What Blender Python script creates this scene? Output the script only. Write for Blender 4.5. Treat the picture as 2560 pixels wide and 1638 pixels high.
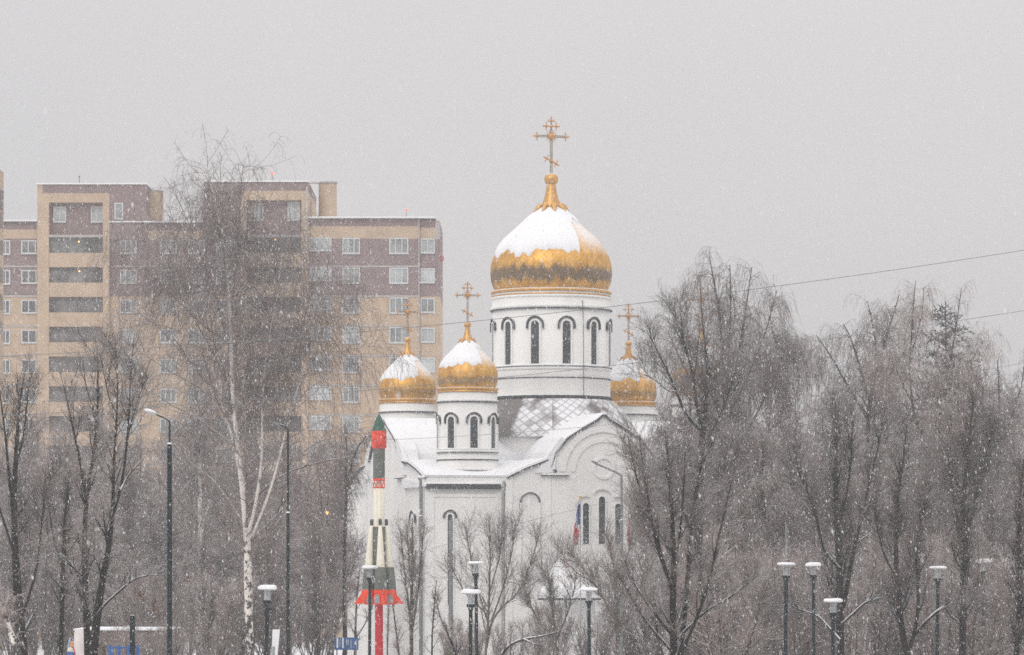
import bpy, math, random
import numpy as np
from mathutils import Vector

# ------------------------------------------------------------------ camera, sky, sun, exposure
SC = bpy.context.scene
for _o in list(bpy.data.objects):
    bpy.data.objects.remove(_o)
F, YH, EYE = 9250.0, 1430.0, 6.5            # focal length in picture units, horizon row, eye height
cam = bpy.data.cameras.new("camera")
cam.sensor_width = 36.0
cam.lens = 36.0 * F / 2560.0
cam.shift_y = (YH - 819.0) / 2560.0
cam.clip_start, cam.clip_end = 0.5, 5000.0
cam.dof.use_dof = True
cam.dof.focus_distance = 185.0
cam.dof.aperture_fstop = 4.0
camo = bpy.data.objects.new("camera", cam)
camo.location = (0, 0, EYE)
camo.rotation_euler = (math.radians(90), 0, 0)
SC.collection.objects.link(camo)
SC.camera = camo

SUN_EL, SUN_AZ = math.radians(38), math.radians(205)
world = bpy.data.worlds.new("World")
SC.world = world
world.use_nodes = True
_nt = world.node_tree
_nt.nodes.clear()
_out = _nt.nodes.new("ShaderNodeOutputWorld")
_bg = _nt.nodes.new("ShaderNodeBackground")
_bg.inputs["Strength"].default_value = 0.1
_sky = _nt.nodes.new("ShaderNodeTexSky")
_sky.sky_type = 'NISHITA'
_sky.sun_disc = False
_sky.sun_elevation = SUN_EL
_sky.sun_rotation = SUN_AZ
_hs = _nt.nodes.new("ShaderNodeHueSaturation")
_hs.inputs["Saturation"].default_value = 0.12
_geo = _nt.nodes.new("ShaderNodeTexCoord")
_sep = _nt.nodes.new("ShaderNodeSeparateXYZ")
_rmp = _nt.nodes.new("ShaderNodeValToRGB")      # overcast sky: three times brighter overhead than at the horizon
_rmp.color_ramp.elements[0].position = 0.0
_rmp.color_ramp.elements[0].color = (0.492, 0.480, 0.480, 1)
_rmp.color_ramp.elements[1].position = 1.0
_rmp.color_ramp.elements[1].color = (1.62, 1.61, 1.62, 1)
_mul = _nt.nodes.new("ShaderNodeMix")
_mul.data_type = 'RGBA'; _mul.blend_type = 'MULTIPLY'
_mul.inputs["Factor"].default_value = 1.0
_mul.inputs[7].default_value = (10, 10, 10, 1)
_mix = _nt.nodes.new("ShaderNodeMix")
_mix.data_type = 'RGBA'
_mix.inputs["Factor"].default_value = 0.93
L = _nt.links
L.new(_geo.outputs["Generated"], _sep.inputs[0])
L.new(_sep.outputs["Z"], _rmp.inputs["Fac"])
L.new(_rmp.outputs["Color"], _mul.inputs[6])
_cn = _nt.nodes.new("ShaderNodeTexNoise")
_cn.inputs["Scale"].default_value = 5.0; _cn.inputs["Detail"].default_value = 4
_cr = _nt.nodes.new("ShaderNodeValToRGB")
_cr.color_ramp.elements[0].position = 0.3; _cr.color_ramp.elements[0].color = (0.945, 0.955, 0.97, 1)
_cr.color_ramp.elements[1].position = 0.7; _cr.color_ramp.elements[1].color = (1.04, 1.02, 1.02, 1)
_cm = _nt.nodes.new("ShaderNodeMix"); _cm.data_type = 'RGBA'; _cm.blend_type = 'MULTIPLY'; _cm.inputs["Factor"].default_value = 1.0
L.new(_geo.outputs["Generated"], _cn.inputs["Vector"]); L.new(_cn.outputs["Fac"], _cr.inputs["Fac"])
L.new(_mul.outputs[2], _cm.inputs[6]); L.new(_cr.outputs["Color"], _cm.inputs[7])
L.new(_sky.outputs["Color"], _hs.inputs["Color"])
L.new(_hs.outputs["Color"], _mix.inputs[6])
L.new(_cm.outputs[2], _mix.inputs[7])
L.new(_mix.outputs[2], _bg.inputs["Color"])
L.new(_bg.outputs[0], _out.inputs["Surface"])

_sl = bpy.data.lights.new("sun", 'SUN')
_sl.energy = 0.8
_sl.angle = math.radians(25)
_sl.color = (1.0, 0.97, 0.93)
_so = bpy.data.objects.new("sun", _sl)
_so.rotation_euler = (math.radians(90) - SUN_EL, 0, math.radians(-25))
_so.location = (0, 0, 80)
SC.collection.objects.link(_so)

SC.view_settings.view_transform = 'Standard'
SC.view_settings.look = 'None'
SC.view_settings.exposure = 0.0
SC.view_settings.gamma = 1.0
SC.view_settings.use_curve_mapping = False
SC.render.engine = 'CYCLES'
SC.cycles.max_bounces = 6
SC.cycles.diffuse_bounces = 3
SC.cycles.glossy_bounces = 2
SC.cycles.transmission_bounces = 4
SC.cycles.transparent_max_bounces = 6
SC.cycles.volume_bounces = 1
SC.cycles.caustics_reflective = False
SC.cycles.caustics_refractive = False
SC.cycles.use_denoising = False
SC.cycles.filter_width = 1.6

# ------------------------------------------------------------------ helpers
def P(px, py, D):
    return np.array([(px - 1280.0) / F * D, D, EYE + (YH - py) / F * D])

def tag(o, label=None, cat=None, group=None, kind=None):
    if label: o["label"] = label
    if cat: o["category"] = cat
    if group: o["group"] = group
    if kind: o["kind"] = kind
    return o

def empty(name, loc, label, cat, group=None):
    o = bpy.data.objects.new(name, None)
    o.location = [float(x) for x in loc]
    o.empty_display_size = 0.3
    SC.collection.objects.link(o)
    return tag(o, label, cat, group)

def link(name, me, parent=None):
    o = bpy.data.objects.new(name, me)
    SC.collection.objects.link(o)
    if parent is not None: o.parent = parent
    return o

class MB:
    """collects shapes, then links them as one mesh object"""
    def __init__(s):
        s.v, s.f, s.m, s.uv, s.smooth = [], [], [], [], []
        s.mi = 0
    def add(s, verts, faces, uvs=None, smooth=False):
        b = len(s.v)
        s.v.extend([tuple(map(float, q)) for q in verts])
        for i, fc in enumerate(faces):
            s.f.append([b + k for k in fc]); s.m.append(s.mi); s.smooth.append(smooth)
            s.uv.append(uvs[i] if uvs else [(0.0, 0.0)] * len(fc))
        return s
    def box(s, x0, x1, y0, y1, z0, z1, fn=None):
        c = [(x0,y0,z0),(x1,y0,z0),(x1,y1,z0),(x0,y1,z0),(x0,y0,z1),(x1,y0,z1),(x1,y1,z1),(x0,y1,z1)]
        if fn: c = [fn(*q) for q in c]
        return s.add(c, [(0,3,2,1),(4,5,6,7),(0,1,5,4),(1,2,6,5),(2,3,7,6),(3,0,4,7)])
    def tube(s, pts, r, n=8, caps=True):
        pts = [Vector([float(a) for a in p]) for p in pts]
        rs = r if hasattr(r, '__len__') else [r] * len(pts)
        V, Fc = [], []
        up = None
        for i, p in enumerate(pts):
            t = (pts[min(i+1, len(pts)-1)] - pts[max(i-1, 0)])
            t = t.normalized() if t.length > 1e-9 else Vector((0,0,1))
            if up is None:
                up = t.cross(Vector((0,0,1)) if abs(t.z) < 0.9 else Vector((1,0,0))).normalized()
            else:
                up = (up - t * up.dot(t)).normalized()
            w = t.cross(up)
            for k in range(n):
                a = 2*math.pi*k/n
                V.append(p + (up*math.cos(a) + w*math.sin(a))*rs[i])
        for i in range(len(pts)-1):
            for k in range(n):
                Fc.append((i*n+k, i*n+(k+1)%n, (i+1)*n+(k+1)%n, (i+1)*n+k))
        s.add(V, Fc, smooth=True)
        if caps:
            for ring, p, fc in ((V[:n], pts[0], tuple(range(n-1, -1, -1))), (V[-n:], pts[-1], tuple(range(n)))):
                s.add([p + (q - p)*0.99 for q in ring], [fc])
        return s
    def lathe(s, prof, c=(0,0,0), seg=48, ucount=1.0, vscale=1.0, smooth=True, a0=0.0, a1=None):
        """prof = [(r, z)]; angle 0 faces the camera (-y), growing to +x"""
        full = a1 is None
        if full: a1 = a0 + 2*math.pi
        cols = seg + 1
        V, Fc, U = [], [], []
        arc = [0.0]
        for i in range(1, len(prof)):
            arc.append(arc[-1] + math.hypot(prof[i][0]-prof[i-1][0], prof[i][1]-prof[i-1][1]))
        for (r, z) in prof:
            for k in range(cols):
                a = a0 + (a1-a0)*k/seg
                V.append((c[0]+r*math.sin(a), c[1]-r*math.cos(a), c[2]+z))
        for i in range(len(prof)-1):
            for k in range(seg):
                q = (i*cols+k, i*cols+k+1, (i+1)*cols+k+1, (i+1)*cols+k)
                u0, u1 = k/seg*ucount, (k+1)/seg*ucount
                v0, v1 = arc[i]*vscale, arc[i+1]*vscale
                Fc.append(q); U.append([(u0,v0),(u1,v0),(u1,v1),(u0,v1)])
        return s.add(V, Fc, U, smooth)
    def sphere(s, c, r, seg=10, rings=6, sz=1.0):
        prof = [(r*math.sin(math.pi*i/rings), -r*sz*math.cos(math.pi*i/rings)) for i in range(rings+1)]
        return s.lathe(prof, c, seg)
    def prism(s, poly, fn, d0, d1):
        """poly = [(x, z)] extruded between depth d0 and d1 through fn(x, d, z)"""
        n = len(poly)
        V = [fn(x, d0, z) for x, z in poly] + [fn(x, d1, z) for x, z in poly]
        Fc = [tuple(range(n)), tuple(range(2*n-1, n-1, -1))]
        Fc += [(i, (i+1)%n, n+(i+1)%n, n+i) for i in range(n)]
        return s.add(V, Fc)
    def strip(s, inner, outer, fn, d0, d1):
        """band between two open polylines of equal length, extruded"""
        n = len(inner)
        V = []
        for d in (d0, d1):
            V += [fn(x, d, z) for x, z in inner] + [fn(x, d, z) for x, z in outer]
        Fc = []
        for i in range(n-1):
            a, b, c, e = i, i+1, n+i+1, n+i
            Fc.append((a, b, c, e)); Fc.append((2*n+a, 2*n+e, 2*n+c, 2*n+b))
            Fc.append((e, c, 2*n+c, 2*n+e)); Fc.append((a, 2*n+a, 2*n+b, b))
        for i in (0, n-1):
            Fc.append((i, n+i, 3*n+i, 2*n+i))
        return s.add(V, Fc)
    def build(s, name, mats, parent=None):
        me = bpy.data.meshes.new(name)
        me.from_pydata(s.v, [], s.f)
        for m in (mats if isinstance(mats, (list, tuple)) else [mats]): me.materials.append(m)
        me.polygons.foreach_set("material_index", s.m)
        me.polygons.foreach_set("use_smooth", s.smooth)
        ul = me.uv_layers.new(name="uv")
        flat = [c for fc in s.uv for q in fc for c in q]
        ul.data.foreach_set("uv", flat)
        me.update()
        # faces point outward
        import bmesh
        bm = bmesh.new(); bm.from_mesh(me)
        bmesh.ops.remove_doubles(bm, verts=bm.verts, dist=1e-5)
        bmesh.ops.recalc_face_normals(bm, faces=bm.faces)
        bm.to_mesh(me); bm.free()
        return link(name, me, parent)

# ------------------------------------------------------------------ materials
def nodes_of(m):
    m.use_nodes = True
    nt = m.node_tree
    return nt, nt.nodes["Principled BSDF"]

def mat(name, col, rough=0.7, metal=0.0, var=0.12, scale=3.0, snow=0.0, snow_lo=0.35, snow_hi=0.75, spec=0.3, streak=1.0, emit=None, rnd=0.0):
    """noise-varied surface; snow lies on the faces that look up"""
    m = bpy.data.materials.new(name)
    nt, b = nodes_of(m)
    N, Lk = nt.nodes, nt.links
    b.inputs["Roughness"].default_value = rough
    b.inputs["Metallic"].default_value = metal
    b.inputs["Specular IOR Level"].default_value = spec
    tc = N.new("ShaderNodeTexCoord")
    mp = N.new("ShaderNodeMapping"); mp.inputs["Scale"].default_value = (1, 1, streak)
    Lk.new(tc.outputs["Object"], mp.inputs[0])
    nz = N.new("ShaderNodeTexNoise"); nz.inputs["Scale"].default_value = scale; nz.inputs["Detail"].default_value = 5
    Lk.new(mp.outputs[0], nz.inputs["Vector"])
    cr = N.new("ShaderNodeValToRGB")
    cr.color_ramp.elements[0].position = 0.3; cr.color_ramp.elements[1].position = 0.7
    lo = [max(0, c*(1-var)) for c in col]; hi = [min(1, c*(1+var)) for c in col]
    cr.color_ramp.elements[0].color = (*lo, 1); cr.color_ramp.elements[1].color = (*hi, 1)
    Lk.new(nz.outputs["Fac"], cr.inputs["Fac"])
    out = cr.outputs["Color"]
    if rnd > 0:                       # every tree its own shade
        oi = N.new("ShaderNodeObjectInfo")
        rr = N.new("ShaderNodeMapRange"); rr.inputs["To Min"].default_value = 1-rnd; rr.inputs["To Max"].default_value = 1+rnd
        Lk.new(oi.outputs["Random"], rr.inputs["Value"])
        hv = N.new("ShaderNodeHueSaturation"); Lk.new(rr.outputs[0], hv.inputs["Value"]); Lk.new(out, hv.inputs["Color"])
        out = hv.outputs["Color"]
    if snow > 0:
        g = N.new("ShaderNodeNewGeometry"); sp = N.new("ShaderNodeSeparateXYZ")
        Lk.new(g.outputs["Normal"], sp.inputs[0])
        nn = N.new("ShaderNodeTexNoise"); nn.inputs["Scale"].default_value = 4.0
        Lk.new(tc.outputs["Object"], nn.inputs["Vector"])
        ma = N.new("ShaderNodeMath"); ma.operation = 'MULTIPLY_ADD'
        Lk.new(nn.outputs["Fac"], ma.inputs[0]); ma.inputs[1].default_value = 0.5
        Lk.new(sp.outputs["Z"], ma.inputs[2])
        mr = N.new("ShaderNodeMapRange")
        mr.inputs["From Min"].default_value = snow_lo + 0.25; mr.inputs["From Max"].default_value = snow_hi + 0.25
        mr.inputs["To Max"].default_value = snow
        Lk.new(ma.outputs[0], mr.inputs["Value"])
        mx = N.new("ShaderNodeMix"); mx.data_type = 'RGBA'
        Lk.new(mr.outputs[0], mx.inputs["Factor"])
        Lk.new(out, mx.inputs[6]); mx.inputs[7].default_value = (0.82, 0.83, 0.85, 1)
        out = mx.outputs[2]
    Lk.new(out, b.inputs["Base Color"])
    if emit:
        b.inputs["Emission Color"].default_value = (*emit[:3], 1)
        b.inputs["Emission Strength"].default_value = emit[3]
    return m

M = {}
M['snow'] = mat("snow", (0.79, 0.792, 0.80), 0.75, var=0.03, scale=1.2)
M['ground'] = mat("snowy_ground", (0.78, 0.785, 0.80), 0.85, var=0.06, scale=0.15)
M['plaster'] = mat("white_plaster", (0.80, 0.79, 0.765), 0.85, var=0.07, scale=0.55, streak=0.25)
M['plaster_cool'] = mat("shell_plaster", (0.66, 0.64, 0.61), 0.85, var=0.05, scale=0.7, streak=0.25)
M['trim'] = mat("dark_trim", (0.05, 0.052, 0.055), 0.6, var=0.25, scale=5.0, snow=0.9, snow_lo=0.5, snow_hi=0.8)
M['pipe'] = mat("grey_pipe", (0.33, 0.33, 0.32), 0.6)
M['glass'] = mat("dark_glass", (0.035, 0.045, 0.05), 0.18, var=0.4, scale=1.0, spec=0.5)
M['gold_plain'] = mat("gilded_trim", (0.60, 0.33, 0.10), 0.42, metal=0.55, var=0.2, scale=5.0, snow=0.75, snow_lo=0.6, snow_hi=0.9)
M['cross_gold'] = mat("cross_gold", (0.55, 0.27, 0.08), 0.5, metal=0.3, var=0.2, scale=6.0)
M['cross_grey'] = mat("cross_lattice", (0.23, 0.20, 0.17), 0.6, var=0.6, scale=9.0)

def gold_tiles(name, frost, dark_belt):
    """gilded scale tiles in a diamond grid, rubbed with frost where the wind has thinned the snow"""
    m = bpy.data.materials.new(name)
    nt, b = nodes_of(m); N, Lk = nt.nodes, nt.links
    uv = N.new("ShaderNodeUVMap"); uv.uv_map = "uv"
    sp = N.new("ShaderNodeSeparateXYZ"); Lk.new(uv.outputs[0], sp.inputs[0])
    def math_(op, a, b_=None):
        q = N.new("ShaderNodeMath"); q.operation = op
        for i, x in enumerate((a, b_)):
            if x is None: continue
            if isinstance(x, (int, float)): q.inputs[i].default_value = x
            else: Lk.new(x, q.inputs[i])
        return q.outputs[0]
    u = math_('MULTIPLY', sp.outputs["X"], 72.0)
    v = sp.outputs["Y"]
    e1 = math_('ABSOLUTE', math_('SUBTRACT', math_('FRACT', math_('ADD', u, v)), 0.5))
    e2 = math_('ABSOLUTE', math_('SUBTRACT', math_('FRACT', math_('SUBTRACT', u, v)), 0.5))
    ed = math_('MAXIMUM', e1, e2)
    ln = N.new("ShaderNodeMapRange"); ln.inputs["From Min"].default_value = 0.36; ln.inputs["From Max"].default_value = 0.5
    Lk.new(ed, ln.inputs["Value"])
    tc = N.new("ShaderNodeTexCoord")
    nz = N.new("ShaderNodeTexNoise"); nz.inputs["Scale"].default_value = 2.2; nz.inputs["Detail"].default_value = 6
    mp = N.new("ShaderNodeMapping"); mp.inputs["Scale"].default_value = (1.6, 1.6, 0.45)
    Lk.new(tc.outputs["Object"], mp.inputs[0]); Lk.new(mp.outputs[0], nz.inputs["Vector"])
    cr = N.new("ShaderNodeValToRGB")
    cr.color_ramp.elements[0].position = 0.32; cr.color_ramp.elements[0].color = (0.50, 0.25, 0.045, 1)
    cr.color_ramp.elements[1].position = 0.62; cr.color_ramp.elements[1].color = (0.76, 0.42, 0.085, 1)
    Lk.new(nz.outputs["Fac"], cr.inputs["Fac"])
    dk = N.new("ShaderNodeMix"); dk.data_type = 'RGBA'; dk.blend_type = 'MULTIPLY'
    Lk.new(math_('MULTIPLY', ln.outputs[0], 0.3), dk.inputs["Factor"])
    Lk.new(cr.outputs[0], dk.inputs[6]); dk.inputs[7].default_value = (0.35, 0.25, 0.2, 1)
    # dark brown, less metallic belt with uneven edges below the belly
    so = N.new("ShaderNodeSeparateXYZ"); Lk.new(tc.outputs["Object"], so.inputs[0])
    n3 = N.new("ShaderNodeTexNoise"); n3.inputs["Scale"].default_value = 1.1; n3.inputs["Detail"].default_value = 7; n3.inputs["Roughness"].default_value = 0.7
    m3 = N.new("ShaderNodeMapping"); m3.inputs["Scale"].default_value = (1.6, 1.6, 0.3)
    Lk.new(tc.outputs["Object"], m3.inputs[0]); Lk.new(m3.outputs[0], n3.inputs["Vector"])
    dev = math_('ABSOLUTE', math_('SUBTRACT', math_('ADD', so.outputs["Z"], math_('MULTIPLY', math_('SUBTRACT', n3.outputs["Fac"], 0.5), dark_belt[1]*3.0)), dark_belt[0]))
    st = N.new("ShaderNodeMapRange"); st.inputs["From Min"].default_value = dark_belt[1]; st.inputs["From Max"].default_value = dark_belt[1]*0.45
    st.inputs["To Max"].default_value = dark_belt[2]
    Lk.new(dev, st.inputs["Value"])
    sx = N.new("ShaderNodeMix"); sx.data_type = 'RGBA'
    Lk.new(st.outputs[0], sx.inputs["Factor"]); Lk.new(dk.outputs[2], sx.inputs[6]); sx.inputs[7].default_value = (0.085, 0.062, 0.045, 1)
    # frost on the windward side
    fr = N.new("ShaderNodeValToRGB"); fr.color_ramp.interpolation = 'EASE'
    els = fr.color_ramp.elements
    els[0].position = 0.05; els[0].color = (0, 0, 0, 1)
    els[1].position = 0.14; els[1].color = (1, 1, 1, 1)
    e = els.new(0.35); e.color = (1, 1, 1, 1)
    e = els.new(0.48); e.color = (0, 0, 0, 1)
    Lk.new(sp.outputs["X"], fr.inputs["Fac"])
    up = N.new("ShaderNodeMapRange"); up.inputs["From Min"].default_value = frost[0]; up.inputs["From Max"].default_value = frost[1]
    Lk.new(so.outputs["Z"], up.inputs["Value"])
    n2 = N.new("ShaderNodeTexNoise"); n2.inputs["Scale"].default_value = 5.0; n2.inputs["Detail"].default_value = 4
    Lk.new(tc.outputs["Object"], n2.inputs["Vector"])
    k = math_('MULTIPLY', math_('MULTIPLY', fr.outputs[0], up.outputs[0]), math_('ADD', n2.outputs["Fac"], 0.38))
    mx = N.new("ShaderNodeMix"); mx.data_type = 'RGBA'
    Lk.new(k, mx.inputs["Factor"]); Lk.new(sx.outputs[2], mx.inputs[6]); mx.inputs[7].default_value = (0.80, 0.77, 0.75, 1)
    Lk.new(mx.outputs[2], b.inputs["Base Color"])
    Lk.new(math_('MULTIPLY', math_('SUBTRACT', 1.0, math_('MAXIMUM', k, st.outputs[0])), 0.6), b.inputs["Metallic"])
    b.inputs["Roughness"].default_value = 0.46
    bp = N.new("ShaderNodeBump"); bp.inputs["Strength"].default_value = 0.15; bp.inputs["Distance"].default_value = 0.03
    Lk.new(math_('SUBTRACT', 1.0, ln.outputs[0]), bp.inputs["Height"])
    Lk.new(bp.outputs[0], b.inputs["Normal"])
    return m

def scale_roof():
    m = bpy.data.materials.new("scale_roof")
    nt, b = nodes_of(m); N, Lk = nt.nodes, nt.links
    uv = N.new("ShaderNodeUVMap"); uv.uv_map = "uv"
    sp = N.new("ShaderNodeSeparateXYZ"); Lk.new(uv.outputs[0], sp.inputs[0])
    def math_(op, a, b_=None):
        q = N.new("ShaderNodeMath"); q.operation = op
        for i, x in enumerate((a, b_)):
            if x is None: continue
            if isinstance(x, (int, float)): q.inputs[i].default_value = x
            else: Lk.new(x, q.inputs[i])
        return q.outputs[0]
    u = math_('MULTIPLY', sp.outputs["X"], 46.0); v = sp.outputs["Y"]
    a_ = math_('FRACT', math_('ADD', u, v)); c_ = math_('FRACT', math_('SUBTRACT', u, v))
    ed = math_('MAXIMUM', math_('ABSOLUTE', math_('SUBTRACT', a_, 0.5)), math_('ABSOLUTE', math_('SUBTRACT', c_, 0.5)))
    ln = N.new("ShaderNodeMapRange"); ln.inputs["From Min"].default_value = 0.33; ln.inputs["From Max"].default_value = 0.46
    Lk.new(ed, ln.inputs["Value"])
    # each scale holds a different amount of snow
    cell = N.new("ShaderNodeTexWhiteNoise"); cell.noise_dimensions = '2D'
    cb = N.new("ShaderNodeCombineXYZ")
    Lk.new(math_('FLOOR', math_('ADD', u, v)), cb.inputs[0]); Lk.new(math_('FLOOR', math_('SUBTRACT', u, v)), cb.inputs[1])
    Lk.new(cb.outputs[0], cell.inputs[0])
    tc = N.new("ShaderNodeTexCoord")
    nz = N.new("ShaderNodeTexNoise"); nz.inputs["Scale"].default_value = 0.55; nz.inputs["Detail"].default_value = 7
    Lk.new(tc.outputs["Object"], nz.inputs["Vector"])
    s = math_('ADD', math_('MULTIPLY', cell.outputs["Value"], 0.22), nz.outputs["Fac"])
    sides = N.new("ShaderNodeValToRGB")
    els = sides.color_ramp.elements
    els[0].position = 0.0; els[0].color = (0.62, 0.62, 0.62, 1)
    els[1].position = 0.045; els[1].color = (1, 1, 1, 1)
    for p_, c2 in ((0.10, 0.72), (0.5, 0.6), (0.86, 0.2), (0.915, 0.25), (0.935, 0.85), (0.985, 0.8)):
        e = els.new(p_); e.color = (c2, c2, c2, 1)
    Lk.new(sp.outputs["X"], sides.inputs["Fac"])
    s = math_('MULTIPLY', s, sides.outputs[0])
    mr = N.new("ShaderNodeMapRange"); mr.inputs["From Min"].default_value = 0.30; mr.inputs["From Max"].default_value = 0.50
    Lk.new(s, mr.inputs["Value"])
    k = math_('MULTIPLY', mr.outputs[0], math_('SUBTRACT', 1.0, math_('MULTIPLY', ln.outputs[0], 0.5)))
    mx = N.new("ShaderNodeMix"); mx.data_type = 'RGBA'
    Lk.new(k, mx.inputs["Factor"])
    mx.inputs[6].default_value = (0.15, 0.13, 0.125, 1); mx.inputs[7].default_value = (0.78, 0.785, 0.80, 1)
    Lk.new(mx.outputs[2], b.inputs["Base Color"])
    b.inputs["Roughness"].default_value = 0.6
    return m
M['scales'] = scale_roof()

def birch_bark():
    m = bpy.data.materials.new("birch_bark")
    nt, b = nodes_of(m); N, Lk = nt.nodes, nt.links
    tc = N.new("ShaderNodeTexCoord")
    mp = N.new("ShaderNodeMapping"); mp.inputs["Scale"].default_value = (2.0, 2.0, 1.6)
    Lk.new(tc.outputs["Object"], mp.inputs[0])
    nz = N.new("ShaderNodeTexNoise"); nz.inputs["Scale"].default_value = 1.6; nz.inputs["Detail"].default_value = 6; nz.inputs["Roughness"].default_value = 0.7
    Lk.new(mp.outputs[0], nz.inputs["Vector"])
    sp = N.new("ShaderNodeSeparateXYZ"); Lk.new(tc.outputs["Object"], sp.inputs[0])
    lo = N.new("ShaderNodeMapRange"); lo.inputs["From Min"].default_value = 1.0; lo.inputs["From Max"].default_value = 13.0
    lo.inputs["To Min"].default_value = -0.14; lo.inputs["To Max"].default_value = 0.10
    Lk.new(sp.outputs["Z"], lo.inputs["Value"])
    ad = N.new("ShaderNodeMath"); ad.operation = 'ADD'
    Lk.new(nz.outputs["Fac"], ad.inputs[0]); Lk.new(lo.outputs[0], ad.inputs[1])
    cr = N.new("ShaderNodeValToRGB")
    cr.color_ramp.elements[0].position = 0.40; cr.color_ramp.elements[0].color = (0.035, 0.032, 0.027, 1)
    cr.color_ramp.elements[1].position = 0.47; cr.color_ramp.elements[1].color = (0.72, 0.66, 0.60, 1)
    Lk.new(ad.outputs[0], cr.inputs["Fac"])
    Lk.new(cr.outputs[0], b.inputs["Base Color"])
    b.inputs["Roughness"].default_value = 0.85
    return m
M['birch'] = birch_bark()
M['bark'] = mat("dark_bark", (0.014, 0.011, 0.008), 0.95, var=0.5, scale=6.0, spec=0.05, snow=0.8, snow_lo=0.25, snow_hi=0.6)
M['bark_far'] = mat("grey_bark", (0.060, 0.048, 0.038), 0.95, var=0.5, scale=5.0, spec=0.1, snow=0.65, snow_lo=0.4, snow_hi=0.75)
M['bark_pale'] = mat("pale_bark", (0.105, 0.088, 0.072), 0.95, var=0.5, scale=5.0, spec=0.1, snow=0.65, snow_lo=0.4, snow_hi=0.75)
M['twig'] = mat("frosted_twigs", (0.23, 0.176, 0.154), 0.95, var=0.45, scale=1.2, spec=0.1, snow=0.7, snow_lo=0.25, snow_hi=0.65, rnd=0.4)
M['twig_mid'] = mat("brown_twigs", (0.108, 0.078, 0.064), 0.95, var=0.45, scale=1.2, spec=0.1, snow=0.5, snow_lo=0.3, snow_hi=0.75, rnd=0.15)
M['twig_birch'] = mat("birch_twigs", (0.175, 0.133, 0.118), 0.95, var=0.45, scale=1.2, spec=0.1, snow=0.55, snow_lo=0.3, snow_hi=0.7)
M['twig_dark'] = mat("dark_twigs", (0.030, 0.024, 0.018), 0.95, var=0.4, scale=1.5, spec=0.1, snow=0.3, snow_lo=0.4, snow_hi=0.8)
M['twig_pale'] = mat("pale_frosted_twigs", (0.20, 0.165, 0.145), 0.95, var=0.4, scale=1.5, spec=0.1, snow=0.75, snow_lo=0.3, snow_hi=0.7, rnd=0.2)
M['needles'] = mat("spruce_needles", (0.020, 0.032, 0.024), 0.9, var=0.4, scale=3.0, snow=0.55, snow_lo=0.5, snow_hi=0.8)
M['leaf'] = mat("dry_leaves", (0.13, 0.055, 0.03), 0.9, var=0.4, scale=3.0)
M['pole'] = mat("dark_green_paint", (0.007, 0.014, 0.017), 0.7, var=0.4, scale=8.0, spec=0.12, snow=0.8, snow_lo=0.5, snow_hi=0.8)
M['pole_grey'] = mat("grey_steel", (0.17, 0.18, 0.18), 0.55, var=0.2, scale=5.0)
M['metal_light'] = mat("pale_metal", (0.45, 0.45, 0.45), 0.45, metal=0.4)
# ------------------------------------------------------------------ setting: ground
g = MB()
n = 24
xs = np.linspace(-700, 700, n); ys = np.concatenate([np.linspace(-150, 420, 20), [600, 1000, 2000, 4000]])
rg = np.random.default_rng(5)
V, Fc = [], []
for j, y in enumerate(ys):
    for i, x in enumerate(xs):
        V.append((x * (1 if y < 500 else y / 400), y, -0.05 + 0.12 * float(rg.normal()) * (1 if 5 < y < 400 else 0)))
for j in range(len(ys) - 1):
    for i in range(n - 1):
        Fc.append((j*n+i, j*n+i+1, (j+1)*n+i+1, (j+1)*n+i))
g.add(V, Fc, smooth=True)
tag(g.build("ground", M['ground']), kind="structure")

# ------------------------------------------------------------------ white church with gilded domes
CX, CY, TH = 2.65, 250.0, math.radians(15.7)
CT, ST = math.cos(TH), math.sin(TH)
church = empty("church", (CX, CY, 0), "white five-domed church with snow-capped golden onion domes behind the bare trees", "church")
def R(u, v, z):                       # church plan (u along the front, v towards the viewer) -> church space
    return (u*CT + v*ST, -v*CT + u*ST, z)
def Z(py, D=250.0): return EYE + (YH - py) / F * D
S37 = 1/37.0

def cyl_fn(c, rad, phi):              # wraps (x, depth, z) onto a drum
    def fn(x, d, z):
        a = phi + x / rad
        return (c[0] + (rad + d)*math.sin(a), c[1] - (rad + d)*math.cos(a), z)
    return fn

def arch_pts(hw, z0, zs, n=12):
    pts = [(-hw, z0)] + [(-hw*math.cos(math.pi*i/n), zs + hw*math.sin(math.pi*i/n)) for i in range(n+1)] + [(hw, z0)]
    return pts

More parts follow.
